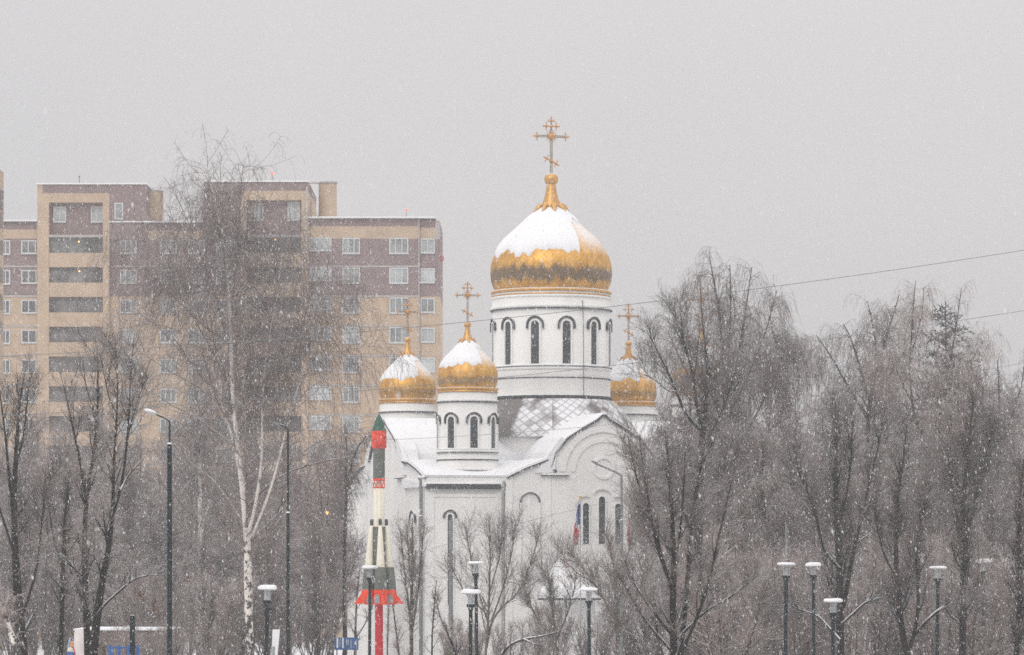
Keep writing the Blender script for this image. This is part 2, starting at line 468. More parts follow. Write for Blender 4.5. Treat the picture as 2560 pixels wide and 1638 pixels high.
def arch_window(fn, hw, z0, ztop, parent, surround=0.10, hood=True, deep=0.10, hood_drop=0.25, hoodw=0.09):
    zs = ztop - hw
    fr = MB(); fr.strip(arch_pts(hw, z0, zs), arch_pts(hw+surround, z0, zs), fn, -0.02, deep)
    if parent is not church:          # a sub-part already: one mesh
        fr.mi = 1; fr.prism(arch_pts(hw, z0, zs), fn, -0.02, 0.015)
        a, b = hw + surround + 0.10, hw + surround + 0.10 + hoodw
        arc = lambda r: [(-r, zs - hood_drop)] + [(-r*math.cos(math.pi*i/12), zs + r*math.sin(math.pi*i/12)) for i in range(13)] + [(r, zs - hood_drop)]
        fr.mi = 2; fr.strip(arc(a), arc(b), fn, -0.02, deep + 0.06)
        return fr.build("window", [M['plaster'], M['glass'], M['trim']], parent)
    w = fr.build("window", M['plaster'], parent)
    gl = MB(); gl.prism(arch_pts(hw, z0, zs), fn, -0.02, 0.015)
    nb = max(2, int((ztop - z0) / 0.9))
    gl.build("pane", M['glass'], w)
    if hood:
        h = MB()
        a, b = hw + surround + 0.10, hw + surround + 0.10 + hoodw
        def arc(r): return [(-r, zs - hood_drop)] + [(-r*math.cos(math.pi*i/12), zs + r*math.sin(math.pi*i/12)) for i in range(13)] + [(r, zs - hood_drop)]
        h.strip(arc(a), arc(b), fn, -0.02, deep + 0.06)
        h.build("hood_mould", M['trim'], w)
    return w

# dome outline, radius 1 at the belly: (radius, height over the dome's foot)
DOME = [(0.905,0.0),(0.95,0.06),(0.985,0.16),(1.0,0.30),(0.99,0.44),(0.95,0.57),(0.872,0.71),(0.748,0.87),(0.616,0.985),(0.49,1.10),(0.36,1.225),(0.24,1.33),(0.157,1.41)]
NECK = [(0.175,1.39),(0.118,1.53),(0.088,1.66),(0.076,1.74),(0.07,1.765)]
def interp_r(z, prof):
    zz = [q[1] for q in prof]; rr = [q[0] for q in prof]
    return float(np.interp(z, zz, rr))

def make_cross(name, c, z0, s, parent):
    """ornate eight-pointed cross, s = metres per picture unit of the large one"""
    mb = MB()
    def at(x, z): return (c[0] + x*s*CT, c[1] + x*s*ST, z0 + z*s)
    def bar(a, b, r, mi):
        mb.mi = mi
        mb.tube([at(*a), at(*b)], r*s*1.35, 6)
    def ball(x, z, r, mi=0):
        mb.mi = mi
        mb.sphere(at(x, z), r*s*1.2, 8, 6)
    bar((-2.2, 0), (-2.2, 112), 1.0, 1); bar((2.2, 0), (2.2, 112), 1.0, 1)
    for k in range(26):
        z = 3 + k*4.2
        bar((-2.2, z), (2.2, z+2), 0.55, 0)
    bar((0, 108), (0, 136), 1.6, 1); bar((0, 132), (0, 143), 0.9, 0)
    for sg in (-1, 1):
        bar((sg*8, 95.5), (sg*36, 95.5), 0.9, 1); bar((sg*8, 91.5), (sg*36, 91.5), 0.9, 1)
        for k in range(8): bar((sg*(9+k*3.4), 91.5), (sg*(10.5+k*3.4), 95.5), 0.5, 0)
        ball(sg*37, 93.5, 3.4); ball(sg*44, 93.5, 1.8); ball(sg*47.5, 93.5, 0.9)
        bar((sg*37, 93.5), (sg*48, 93.5), 0.7, 0)
        for q in (-1, 1):
            bar((sg*37, 93.5), (sg*37, 93.5+q*9), 1.1, 0); ball(sg*37, 93.5+q*9, 1.6)
            ball(sg*(41), 93.5+q*5, 1.0)
        bar((0, 119), (sg*20, 119), 1.3, 0); ball(sg*13, 119, 3.2); ball(sg*21, 119, 1.7)
        for q in (-1, 1):
            bar((sg*13, 119), (sg*13, 119+q*9), 0.9, 0); ball(sg*13, 119+q*8.5, 1.3)
        ball(sg*7, 132, 1.7); bar((0, 131), (sg*8, 133), 0.7, 0)
        bar((sg*13, 128), (sg*5, 137), 0.5, 0); bar((sg*13, 110), (sg*6, 102), 0.4, 0)
    ball(0, 119, 3.6); ball(0, 132, 3.0); ball(0, 139.5, 2.0); ball(0, 143, 0.9)
    mb.mi = 0
    mb.sphere(at(0, 93.5), 8.6*s, 14, 8)
    for k in range(24):
        a = 2*math.pi*k/24 + 0.1
        l = 14.5 if k % 2 else 18
        bar((7*math.cos(a), 93.5+7*math.sin(a)), (l*math.cos(a), 93.5+l*math.sin(a)), 0.45, 0)
    # slanted footrest
    bar((-17, 41), (17, 23), 1.5, 0); ball(0, 32, 4.3)
    for sg in (-1, 1):
        x, z = sg*12, 32 - sg*6.5
        ball(x, z, 2.9); ball(sg*19, 32 - sg*10, 1.7)
        for q in (-1, 1):
            bar((x, z), (x + q*3.5, z + q*7), 0.9, 0); ball(x + q*3.6, z + q*7.2, 1.5)
    return mb.build(name, [M['cross_gold'], M['cross_grey']], parent)

def onion(parent, c, zfoot, rad, hs, cross_s, seed, bare_from, cap_bottom, ribs, names=("dome",)):
    """golden onion dome with neck, snow cap and cross; returns the dome object"""
    rngd = np.random.default_rng(seed)
    prof = [(r*rad, z*rad*hs) for r, z in DOME]
    # finer profile
    zf = np.linspace(0, prof[-1][1], 40)
    fine = [(interp_r(z, prof), zfoot + z) for z in zf]
    d = MB(); d.lathe(fine, (c[0], c[1], 0), 96, 1.0, 1.0/(rad*0.0873))
    zlo, zhi = zfoot + 0.55*rad*hs, zfoot + 0.85*rad*hs
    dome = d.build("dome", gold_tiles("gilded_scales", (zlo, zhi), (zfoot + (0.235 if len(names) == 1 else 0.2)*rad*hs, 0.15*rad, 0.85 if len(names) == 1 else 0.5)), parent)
    nk = MB()
    nk.lathe([(r*rad, zfoot + z*rad*hs) for r, z in NECK], (c[0], c[1], 0), 24)
    zb = zfoot + 1.765*rad*hs
    rb = 0.115*rad
    nk.lathe([(0.072*rad, zb-0.01), (rb*0.95, zb + 0.03*rad), (rb, zb + 0.08*rad), (rb*0.9, zb+0.14*rad), (rb*0.35, zb+0.18*rad), (0.001, zb+0.185*rad)], (c[0], c[1], 0), 20)
    for k in range(ribs):                       # petals under the neck
        a = 2*math.pi*k/ribs + 0.2
        pts = []
        for r, z in ((0.17,1.395),(0.205,1.365),(0.24,1.325),(0.29,1.285)):
            pts.append((c[0]+(r*rad+0.06)*math.sin(a), c[1]-(r*rad+0.06)*math.cos(a), zfoot + z*rad*hs + 0.05))
        nk.tube(pts, [0.055*rad, 0.05*rad, 0.035*rad, 0.012*rad], 6)
    nk.build("neck", M['gold_plain'], parent if len(names) > 1 else dome)
    # lying snow
    cap = MB()
    seg, rows = 300, 22
    zt = zfoot + 1.372*rad*hs
    ph = np.linspace(-math.pi, math.pi, seg+1)
    def bumps(freq, amp):
        k = rngd.uniform(-1, 1, int(freq)+2); k[-1] = k[0]
        return np.interp((ph+math.pi)/(2*math.pi)*(len(k)-1), np.arange(len(k)), k)*amp
    lo = cap_bottom + bumps(9, 0.07) + bumps(27, 0.05) + bumps(61, 0.04) + bumps(143, 0.03)
    t = np.clip((ph - bare_from)/0.22, 0, 1); t = t*t*(3-2*t)
    t2 = np.clip((math.pi*0.93 - ph)/0.3, 0, 1)
    lift = t*t2
    hi_b = 1.12 + bumps(30, 0.05) + bumps(90, 0.04)
    lo = lo*(1-lift) + hi_b*lift
    lo[-1] = lo[0]
    Vv, Ff = [], []
    for i in range(rows+1):
        f = i/rows
        for k in range(seg+1):
            zl = zfoot + lo[k]*rad*hs
            z = zl + (zt - zl)*f
            th = 0.035*rad*min(1.0, 0.15 + 5*f)*min(1, 0.3 + (1-f)*4)
            r = interp_r(z - zfoot, prof) + (th if i else -0.03)
            Vv.append((c[0]+r*math.sin(ph[k]), c[1]-r*math.cos(ph[k]), z))
    for i in range(rows):
        for k in range(seg):
            Ff.append((i*(seg+1)+k, i*(seg+1)+k+1, (i+1)*(seg+1)+k+1, (i+1)*(seg+1)+k))
    cap.add(Vv, Ff, smooth=True)
    cap.build("snow_cap", M['snow'], dome)
    make_cross("cross", c, zb + 0.17*rad, cross_s, dome)
    return dome

# --- body
def keel(hw, hs, zs):                 # right half of the gable outline; hs scales widths
    half = [(3.5,13.18),(3.2,14.12),(2.43,15.06),(1.26,15.8),(0.42,16.27),(0.0,16.62)]
    return [(x*hs, z) for x, z in half]
def facade(hw, ws, eave=12.53, inner=13.7, shoulder=3.75):
    k = keel(hw, ws, 0)
    right = [(hw, eave), (hw*0.8, eave+0.62), (hw*0.62, inner-0.12), (shoulder*ws, inner)] 
    right += [(3.62*ws, 13.3)] + k
    left = [(-x, z) for x, z in right[::-1][1:]]
    return [(hw, 0.0)] + right + left + [(-hw, 0.0)]
HWF, WSF, VF = 6.5, 1.0, 12.0
HWL, WSL, UL = 11.0, 1.36, 11.5
body = MB()
body.prism(facade(HWF, WSF), lambda x, d, z: R(x, d, z), 0.0, VF)
body.prism(facade(HWF, WSF), lambda x, d, z: R(x, -d, z), 0.0, VF)
body.prism(facade(HWL, WSL), lambda x, d, z: R(-d, x, z), 6.4, UL)
body.prism(facade(HWL, WSL), lambda x, d, z: R(d, x, z), 6.4, UL)
for su in (-1, 1):
    for sv in (-1, 1):
        a, b = sorted((su*6.45, su*(UL-0.03))); c_, e = sorted((sv*6.0, sv*11.06))
        body.box(a, b, c_, e, 0, 11.9, R)
body.lathe([(5.55, 11.0), (5.55, 15.5)], seg=64)
# bays, pilasters and mouldings of the front
FV = lambda x, d, z: R(x, VF + d, z)
CV = lambda x, d, z: R(x, 11.06 + d, z)
for x in (-6.5, 6.1, -3.95, 3.55): body.box(x, x+0.4, 0.0, 0.07, 0, 12.6 if abs(x) > 5 else 12.75, FV)
body.box(-4.17, -2.4, 0.0, 0.22, 12.72, 12.84, FV); body.box(2.4, 4.17, 0.0, 0.22, 12.72, 12.84, FV)
for r0, r1, dp in ((2.55, 2.95, 0.10), (1.9, 2.15, 0.07)):
    arc = lambda r: [(-r*math.cos(math.pi*i/20), 12.95 + r*math.sin(math.pi*i/20)) for i in range(21)]
    body.strip(arc(r0), arc(r1), FV, -0.01, dp)
ring = lambda r: [(r*math.cos(2*math.pi*i/28), 13.2 + r*math.sin(2*math.pi*i/28)) for i in range(29)]
body.strip(ring(0.58), ring(0.74), FV, -0.01, 0.10)
for x in (-11.45, -6.95): body.box(x, x+0.4, 0.0, 0.07, 0, 11.85, CV)
body.box(-11.05, -6.95, 0.0, 0.06, 11.3, 11.5, CV)
LV = lambda x, d, z: R(-UL - d, x, z)
for x in (10.55, 5.3, -5.7, -10.95): body.box(x, x+0.4, 0, 0.07, 0, 12.3, LV)
body.box(3.3, 5.6, 0.0, 0.25, 12.66, 12.80, LV)
wall = body.build("wall", M['plaster'], church)

# snow on the vaults: the facade outlines carried back under a thick white lid
sn = MB()
def lid(pr, ext, fn, d0, d1, th=0.16):
    top = [q for q in pr if q[1] > 1]
    sn.strip([(x, z+0.015) for x, z in top], [(x*1.012, z+th) for x, z in top], fn, d0, d1)
lid(facade(HWF, WSF), 0, R, 1.0, VF+0.12)
lid(facade(HWF, WSF), 0, lambda x, d, z: R(x, -d, z), 1.0, VF+0.12)
lid(facade(HWL, WSL), 0, lambda x, d, z: R(-d, x, z), 1.0, UL+0.12)
lid(facade(HWL, WSL), 0, lambda x, d, z: R(d, x, z), 1.0, UL+0.12)
for su in (-1, 1):                    # corner roofs rising towards the towers
    for sv in (-1, 1):
        u0, u1, v0, v1 = su*6.3, su*11.75, sv*5.5, sv*11.3
        q = [R(u0, v0, 13.9), R(u1, v0, 12.6), R(u1, v1, 12.12), R(u0, v1, 12.25)]
        b0 = [R(u0, v0, 11.95), R(u1, v0, 11.95), R(u1, v1, 11.95), R(u0, v1, 11.95)]
        sn.add(b0 + q, [(0,1,2,3),(4,5,6,7),(0,1,5,4),(1,2,6,5),(2,3,7,6),(3,0,4,7)])
# snow lying against the shoulders of the big arch
for sg in (-1, 1):
    sn.prism([(sg*3.35,12.86),(sg*4.6,12.86),(sg*4.1,13.55),(sg*3.55,14.3),(sg*2.9,15.15),(sg*2.55,15.0),(sg*3.2,14.0)], FV, -0.6, 0.16)
    sn.prism([(sg*4.55,12.82),(sg*5.75,12.82),(sg*5.5,13.5),(sg*5.0,14.5),(sg*3.9,15.3),(sg*3.4,15.1),(sg*4.4,14.0)], LV, -0.9, 0.2)
sn.build("roof_snow", M['snow'], church)

tr = MB()                             # dark metal edging of eaves and gables
def edge(pts, fn, d0, d1, th):
    tr.strip(pts, [(x*1.0, z+th) for x, z in pts], fn, d0, d1)
kf = keel(0, 1, 0)
ko = [(x, z-0.05) for x, z in kf]
for sg in (-1, 1):
    tr.strip([(sg*x, z-0.06) for x, z in kf], [(sg*(x+0.09), z+0.05) for x, z in kf], FV, 0.0, 0.16)
    tr.strip([(sg*x*WSL, z-0.06) for x, z in kf], [(sg*(x*WSL+0.09), z+0.05) for x, z in kf], LV, 0.0, 0.16)
    e1 = [(6.5,12.53),(5.2,13.15),(4.03,13.58),(3.75,13.7)]
    tr.strip([(sg*x, z-0.07) for x, z in e1], [(sg*x, z+0.05) for x, z in e1], FV, 0.0, 0.2)
    e2 = [(11.0,12.53),(8.8,13.15),(6.82,13.58),(5.1,13.7)]
    tr.strip([(sg*x, z-0.07) for x, z in e2], [(sg*x, z+0.05) for x, z in e2], LV, 0.0, 0.2)
    tr.sphere(FV(sg*3.32, 0.1, 12.98), 0.16)
tr.box(-11.6, -6.7, 0.0, 0.3, 11.80, 12.13, CV)
tr.box(3.3, 5.6, 0.0, 0.3, 12.62, 12.66, LV)
tr.box(-4.2, -2.38, 0.0, 0.24, 12.66, 12.72, FV); tr.box(2.38, 4.2, 0.0, 0.24, 12.66, 12.72, FV)
tr.build("eave_trim", M['trim'], church)
dp = MB()
dp.tube([R(-6.62, 11.9, 12.3), R(-6.62, 11.75, 11.9), R(-6.62, 11.62, 11.4), R(-6.62, 11.62, 0.2)], 0.10, 8)
dp.tube([R(-11.75, 10.6, 12.2), R(-11.72, 10.6, 11.3), R(-11.72, 10.6, 0.2)], 0.09, 8)
dp.build("downpipe", M['pipe'], church)

# front windows
for x, zt, hw in ((-1.2, 10.93, 0.21), (-0.12, 11.36, 0.22), (0.98, 10.9, 0.22)):
    arch_window(lambda a, d, z, x=x: R(x+a, VF+d, z), hw, 8.3, zt, church, hood=False, surround=0.07)
hm = MB()
for x, zs, r in ((-1.2, 10.72, 0.62), (-0.12, 11.14, 0.66), (0.98, 10.69, 0.62)):
    fn = lambda a, d, z, x=x: R(x+a, VF+d, z)
    a0, a1 = (0.02, 0.62) if x < -1 else ((0.2, 0.8) if x < 0.5 else (0.38, 0.98))
    arc = lambda q: [(-q*math.cos(math.pi*(a0+(a1-a0)*i/14)), zs + q*math.sin(math.pi*(a0+(a1-a0)*i/14))) for i in range(15)]
    hm.strip(arc(r), arc(r+0.09), fn, -0.01, 0.13)
hm.build("hood_mould", M['plaster_cool'], church)
bl = MB()
fn = lambda a, d, z: R(-4.93+a, VF+d, z)
arc = lambda r: [(-r*math.cos(math.pi*i/14), 10.95 + r*math.sin(math.pi*i/14)) for i in range(15)]
bl.mi = 1; bl.strip(arc(0.60), arc(0.67), fn, -0.01, 0.12)
bl.mi = 0
for sg in (-1, 1): bl.box(sg*0.63-0.05, sg*0.63+0.05, -0.01, 0.10, 6.0, 10.94, fn)
bl.build("blind_arch", [M['plaster'], M['trim']], church)
arch_window(lambda a, d, z: R(-10.0+a, 11.06+d, z), 0.16, 4.4, 10.2, church, surround=0.10, hood_drop=0.1)
arch_window(lambda a, d, z: R(-UL-d, 7.6+a, z), 0.25, 5.0, 10.0, church, surround=0.3, hood_drop=0.1)

# --- central drum
zb_roof, zt_roof = 15.5, Z(1001)
sr = MB()
prof = [(5.85, 15.45), (5.80, 15.75), (5.55, 16.4), (5.15, 17.0), (4.7, 17.55), (4.25, 17.95), (4.02, zt_roof)]
sr.lathe(prof, seg=64, ucount=1.0, vscale=1/0.62)
sr.build("scale_roof", M['scales'], church)
dr = MB()
dr.lathe([(4.0, Z(1000)), (4.0, Z(950)), (4.03, Z(949)), (4.0, Z(930)), (4.0, Z(729)), (0.2, Z(727))], seg=96)
for y0, y1, r in ((931, 923, 4.10), (778, 770, 4.10), (752, 746, 4.06)):
    dr.lathe([(4.0, Z(y0)), (r, Z(y0-1)), (r, Z(y1)), (4.0, Z(y1)+0.02)], seg=96)
drum = dr.build("drum", M['plaster'], church)
for y, r, h in ((998, 4.12, 0.20), (951, 4.06, 0.07), (923, 4.13, 0.04), (779, 4.14, 0.05)):
    dt = MB(); z = Z(y); dt.lathe([(3.98, z-h/2), (r, z-h/2), (r, z+h/2), (3.98, z+h/2+0.03)], seg=96)
    dt.build("cornice", M['trim'], drum)
ds = MB()
z = Z(922); ds.lathe([(3.99, z), (4.12, z), (4.10, z+0.10), (3.99, z+0.14)], seg=96)
ds.build("ledge_snow", M['snow'], drum)
for k in range(12):
    phi = math.radians(14 + 30*k)
    arch_window(cyl_fn((0,0), 4.0, phi), 0.275, Z(924)+0.02, Z(811), drum, surround=0.12, deep=0.10, hoodw=0.10)
gr = MB()
z = Z(745)
gr.lathe([(3.95, z), (4.02, z), (4.05, z+0.06), (3.96, z+0.12), (3.97, z+0.2), (4.08, z+0.24), (4.09, z+0.34), (3.98, z+0.42), (3.70, z+0.46)], seg=96)
gr.build("dome_ring", M['gold_plain'], drum)
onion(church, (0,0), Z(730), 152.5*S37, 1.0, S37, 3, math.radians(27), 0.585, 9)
ch = MB(); ch.tube([(2.05, -3.52, Z(760)), (2.1, -3.62, Z(820)), (2.12, -3.62, Z(925)), (2.12, -3.66, Z(995))], 0.025, 6)
ch.build("cable", M['trim'], drum)

# --- four corner towers
def corner_tower(u, v, seed, bare, bottom):
    cx, cy, _ = R(u, v, 0)
    D = CY + 0  # heights are the front tower's, measured at its own distance
    zz = lambda py: EYE + (YH - py)/F*240.1
    t = MB()
    r = 1.93
    pr = [(2.03, 11.5), (2.03, zz(1176)), (1.97, zz(1172)), (1.97, zz(1152)), (1.93, zz(1150)), (1.93, zz(971)), (0.2, zz(969))]
    t.lathe(pr, (cx, cy, 0), 64)
    for y0, y1, rr in ((1132, 1126, 2.02), (1006, 1001, 2.0), (1178, 1172, 2.08)):
        t.lathe([(r-0.02, zz(y0)), (rr, zz(y0)), (rr, zz(y1)), (r-0.02, zz(y1)+0.02)], (cx, cy, 0), 64)
    tw = t.build("corner_tower", M['plaster'], church)
    for y, rr, h in ((1179, 2.10, 0.05), (1151, 2.02, 0.07), (1006.5, 2.03, 0.05), (1133, 2.04, 0.03)):
        q = MB(); z = zz(y); q.lathe([(r-0.02, z-h/2), (rr, z-h/2), (rr, z+h/2), (r-0.02, z+h/2+0.02)], (cx, cy, 0), 64)
        q.build("cornice", M['trim'], tw)
    s = MB(); z = zz(1125.5); s.lathe([(r-0.02, z), (2.03, z), (2.0, z+0.06), (r-0.02, z+0.10)], (cx, cy, 0), 64)
    s.build("ledge_snow", M['snow'], tw)
    for k in range(8):
        phi = math.radians(13 + 45*k)
        fn = cyl_fn((cx, cy), r, phi)
        hw, z0, zt = 0.24, zz(1125), zz(1044)
        zs = zt - hw; deep = 0.08
        wd = MB()
        wd.mi = 0; wd.strip(arch_pts(hw, z0, zs), arch_pts(hw+0.10, z0, zs), fn, -0.02, deep)
        wd.mi = 1; wd.prism(arch_pts(hw, z0, zs), fn, -0.02, 0.015)
        a, b = hw + 0.19, hw + 0.28
        arc = lambda rr: [(-rr, zs-0.2)] + [(-rr*math.cos(math.pi*i/12), zs + rr*math.sin(math.pi*i/12)) for i in range(13)] + [(rr, zs-0.2)]
        wd.mi = 2; wd.strip(arc(a), arc(b), fn, -0.02, deep+0.05)
        wd.build("window", [M['plaster'], M['glass'], M['trim']], tw)
    gq = MB(); z = zz(983)
    gq.lathe([(1.9, z), (1.98, z), (2.0, z+0.05), (1.93, z+0.1), (1.94, z+0.16), (2.03, z+0.19), (2.03, z+0.27), (1.95, z+0.33), (1.75, z+0.36)], (cx, cy, 0), 64)
    gq.build("dome_ring", M['gold_plain'], tw)
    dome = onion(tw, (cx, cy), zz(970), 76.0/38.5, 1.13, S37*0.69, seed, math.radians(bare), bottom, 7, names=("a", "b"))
    return tw
corner_tower(-8, 8, 11, 30, 0.62)
corner_tower(-8, -8, 12, 24, 0.58)
corner_tower(8, -8, 13, 22, 0.60)
corner_tower(8, 8, 14, 25, 0.60)
# dome sub-parts sit on the tower: keep the tree at thing > part > sub-part
for o in list(bpy.data.objects):
    if o.parent and o.parent.name.startswith("dome") and o.parent.parent and o.parent.parent.name.startswith("corner_tower"):
        o.parent = o.parent.parent

# low porch in front, its roof under snow
po = MB()
pc = lambda x, y, z: (x - CX, y - CY, z)
xa, xb = P(1348, 0, 226)[0], P(1500, 0, 226)[0]
po.box(xa+0.3, xb-0.3, 226, 232, 0, 5.3, pc)
po_o = po.build("porch", M['plaster'], church)
ps = MB()
zA, zB = EYE + (YH-1487)/F*225, EYE + (YH-1405)/F*228
rows = 8
for i in range(rows):
    f0, f1 = i/rows, (i+1)/rows
    def pt(x, f):
        bend = math.sin(f*math.pi/2)
        inset = 1.1*f
        x0 = xa + inset if x == 0 else xb - inset
        return pc(x0, 225 + 5.2*f, zA + (zB - zA)*bend)
    ps.add([pt(0,f0), pt(1,f0), pt(1,f1), pt(0,f1)], [(0,1,2,3)], smooth=True)
ps.add([pc(xa,225,zA-0.25), pc(xb,225,zA-0.25), pc(xb,232.5,zA-0.25), pc(xa,232.5,zA-0.25), pc(xa,225,zA), pc(xb,225,zA), pc(xb,232.5,zA), pc(xa,232.5,zA)],
       [(0,1,2,3),(0,1,5,4),(1,2,6,5),(2,3,7,6),(3,0,4,7)])
ps.build("porch_snow", M['snow'], po_o)
pe = MB(); pe.box(xa-0.05, xb+0.05, 224.93, 225.0, zA-0.33, zA-0.2, pc); pe.build("porch_eave", M['trim'], po_o)
# ------------------------------------------------------------------ apartment blocks far behind
M['tan'] = mat("tan_brick", (0.50, 0.375, 0.265), 0.9, var=0.10, scale=0.8)
M['brown'] = mat("brown_brick", (0.245, 0.18, 0.174), 0.9, var=0.14, scale=0.8)
M['slab'] = mat("pale_concrete", (0.42, 0.39, 0.37), 0.9, var=0.08)
M['frame'] = mat("white_window_frame", (0.56, 0.57, 0.57), 0.6, var=0.03)
M['pane'] = mat("window_glass", (0.34, 0.355, 0.355), 0.15, var=0.6, scale=0.30, spec=0.5, rnd=0.45)
M['loggia'] = mat("loggia_glass", (0.17, 0.165, 0.165), 0.2, var=0.7, scale=0.5, spec=0.5, rnd=0.3)
M['lamp_on'] = mat("lit_lamp", (0.9, 0.6, 0.25), 0.5, emit=(1.0, 0.55, 0.15, 3.0))
M['beacon'] = mat("red_beacon", (0.8, 0.1, 0.05), 0.5, emit=(1.0, 0.08, 0.03, 2.0))
DB = 345.0
K = DB / F
def bx(px): return (px - 1280)*K
def bz(py): return EYE + (YH - py)*K
apt = empty("apartment_building", (bx(600), DB, 0), "long tan and brown brick apartment block with two raised roof towers, far behind the church", "building")
AO = (bx(600), DB, 0)
def A(x, y, z): return (x - AO[0], y, z)
def pbox(mb, x0, x1, y0, y1, d0, d1):     # picture-unit rectangle on the facade, depth d0..d1 (negative = towards the viewer)
    mb.box(bx(x0), bx(x1), d0, d1, bz(y1), bz(y0), A)

GB = YH + EYE / K                          # ground row at that distance
def body_zone(mb, x0, x1, top, d0=0.0, d1=14.0, split=741.0, band=None):
    """brown top storeys over tan walls, stacked end to end"""
    mb.mi = 1; pbox(mb, x0, x1, top, top+20, d0, d1)
    mb.mi = 0; pbox(mb, x0, x1, top+20, 597, d0, d1)
    mb.mi = 1; pbox(mb, x0, x1, 597, split, d0, d1)
    mb.mi = 0; pbox(mb, x0, x1, split, GB, d0, d1)
wl = MB()
body_zone(wl, -60, 108, 554)
body_zone(wl, 274, 600, 557)
body_zone(wl, 771, 1047, 546)
body_zone(wl, 1047.6, 1088, 549, d0=0.25)
wl.mi = 0                                   # raised towers with a recessed brown field
for x0, x1, top, flip in ((94, 367, 462, False), (510, 771, 456, True)):
    if not flip:
        cols = ((94, 123), (258, 274)); field = (123, 258); side = (274, 367)
    else:
        cols = ((602, 617), (754, 771)); field = (617, 754); side = (510, 602)
    wl.mi = 1; pbox(wl, x0 + (14 if not flip else 0), x1, top, top+22, -0.3, 14)
    if not flip: wl.mi = 0; pbox(wl, 94, 107.7, top, top+22, -0.3, 14)
    wl.mi = 0; pbox(wl, (x0 if not flip else cols[0][0]), (cols[1][1] if not flip else x1), top+22, top+45, -0.3, 14)
    for a, b in cols:
        pbox(wl, a, b, top+45, 1130 if b - a > 16 or True else 0, -0.3, 14)
        pbox(wl, a, b, 1130, GB, -0.3, 14)
    wl.mi = 1; pbox(wl, field[0], field[1], top+45, 588, 0.5, 14)
    pbox(wl, side[0], side[1], top+22, 598 if not flip else 600, -0.02 if flip else -0.3, 14)
    wl.mi = 0; pbox(wl, field[0], field[1], 588, GB, 1.2, 14)
# rounded stair tower and corner
wl.mi = 0
wl.lathe([(23*K, bz(560)), (23*K, bz(449))], A(bx(814), 4.0, 0), 24)
wl.lathe([(0.01, bz(449)), (25*K, bz(448.5))], A(bx(814), 4.0, 0), 24)
wl.lathe([(30*K, bz(600)), (30*K, bz(470))], A(bx(369), 3.5, 0), 24)
wl.mi = 2
wl.lathe([(25*K, bz(449)), (25.5*K, bz(446)), (24*K, bz(444)), (0.01, bz(443))], A(bx(814), 4.0, 0), 24)
wl.lathe([(31*K, bz(470)), (31*K, bz(468)), (0.01, bz(464))], A(bx(369), 3.5, 0), 24)
wl.mi = 0
wl.lathe([(12*K, bz(GB)), (12*K, bz(741))], A(bx(1088), 0.25+12*K, 0), 20)
wl.mi = 1
wl.lathe([(12*K, bz(741)), (12*K, bz(597))], A(bx(1088), 0.25+12*K, 0), 20)
wl.mi = 3
wl.lathe([(12*K, bz(597)), (12*K, bz(553)), (8*K, bz(549))], A(bx(1088), 0.25+12*K, 0), 20)
wl.mi = 0; wl.box(bx(1088), bx(1099.9), 0.25+12*K, 13.9, 0, bz(741), A)
wl.mi = 1; wl.box(bx(1088), bx(1099.9), 0.25+12*K, 13.9, bz(741), bz(551), A)
wl.build("wall", [M['tan'], M['brown'], M['pipe'], M['slab']], apt)

bd = MB()                                   # pale slab lines between storeys, coping, snow along parapets
for x0, x1 in ((-60, 94), (771, 1047)):
    for r in range(10):
        y = 664 + 74.4*r
        pbox(bd, x0, x1, y, y+4.5, -0.05, 0.3)
for y in (597, 664): pbox(bd, 276, 508, y, y+4, -0.05, 0.3)
pbox(bd, 1046.2, 1049, 546, 1150, -0.06, 0.3)
pbox(bd, 123.3, 257.7, 588, 594, -0.35, 1.3); pbox(bd, 617.3, 753.7, 588, 594, -0.35, 1.3)
bd.build("floor_band", M['slab'], apt)
sb = MB()
for x0, x1, y in ((-60, 93.5, 552), (274.5, 509.5, 555), (771.5, 1090, 544), (93, 368, 460), (509, 772, 454)):
    pbox(sb, x0, x1, y-1.5, y+2.2, -0.45, 14.1)
sb.build("parapet_snow", M['snow'], apt)

def window(x0, x1, y0, y1, d, nm, parent=apt, dark=False):
    w = MB()
    b = 3.2
    pbox(w, x0, x1, y0, y0+b, d-0.08, d+0.02); pbox(w, x0, x1, y1-b-1, y1, d-0.14, d+0.02)
    pbox(w, x0, x0+b, y0+b, y1-b-1, d-0.08, d+0.02); pbox(w, x1-b, x1, y0+b, y1-b-1, d-0.08, d+0.02)
    for i in range(1, nm):
        xm = x0 + (x1-x0)*i/nm
        pbox(w, xm-1.3, xm+1.3, y0+b, y1-b-1, d-0.07, d+0.02)
    o = w.build("window", M['frame'], parent)
    g_ = MB(); pbox(g_, x0+b, x1-b, y0+b, y1-b-1, d-0.02, d+0.01)
    g_.build("pane", M['loggia'] if dark else M['pane'], o)
PITCH = 74.4
for r in range(8):
    dy = PITCH*r
    window(53, 109 if r else 107, 601+dy, 636+dy, -0.30 if False else 0, 3, dark=True)
    window(2, 26, 601+dy, 638+dy, 0, 2, dark=True)
    window(771.6, 829, 594+dy, 629+dy, 0, 3)
    window(856, 900, 595+dy, 636+dy, 0, 3)
    window(973, 1021, 595+dy, 636+dy, 0, 3)
    window(1051, 1087, 596+dy, 634+dy, 0.25, 2)
    for x in (300, 400, 470, 540): window(x, x+42, 600+dy, 636+dy, 0, 3)
for x0, x1, y0, y1, d in ((132, 164, 515, 556, 0.5), (226, 257, 515, 556, 0.5), (635, 658, 508, 552, 0.5), (718, 750, 503, 552, 0.5)):
    window(x0, x1, y0, y1, d, 2)
window(287, 309, 508, 550, -0.3, 1)
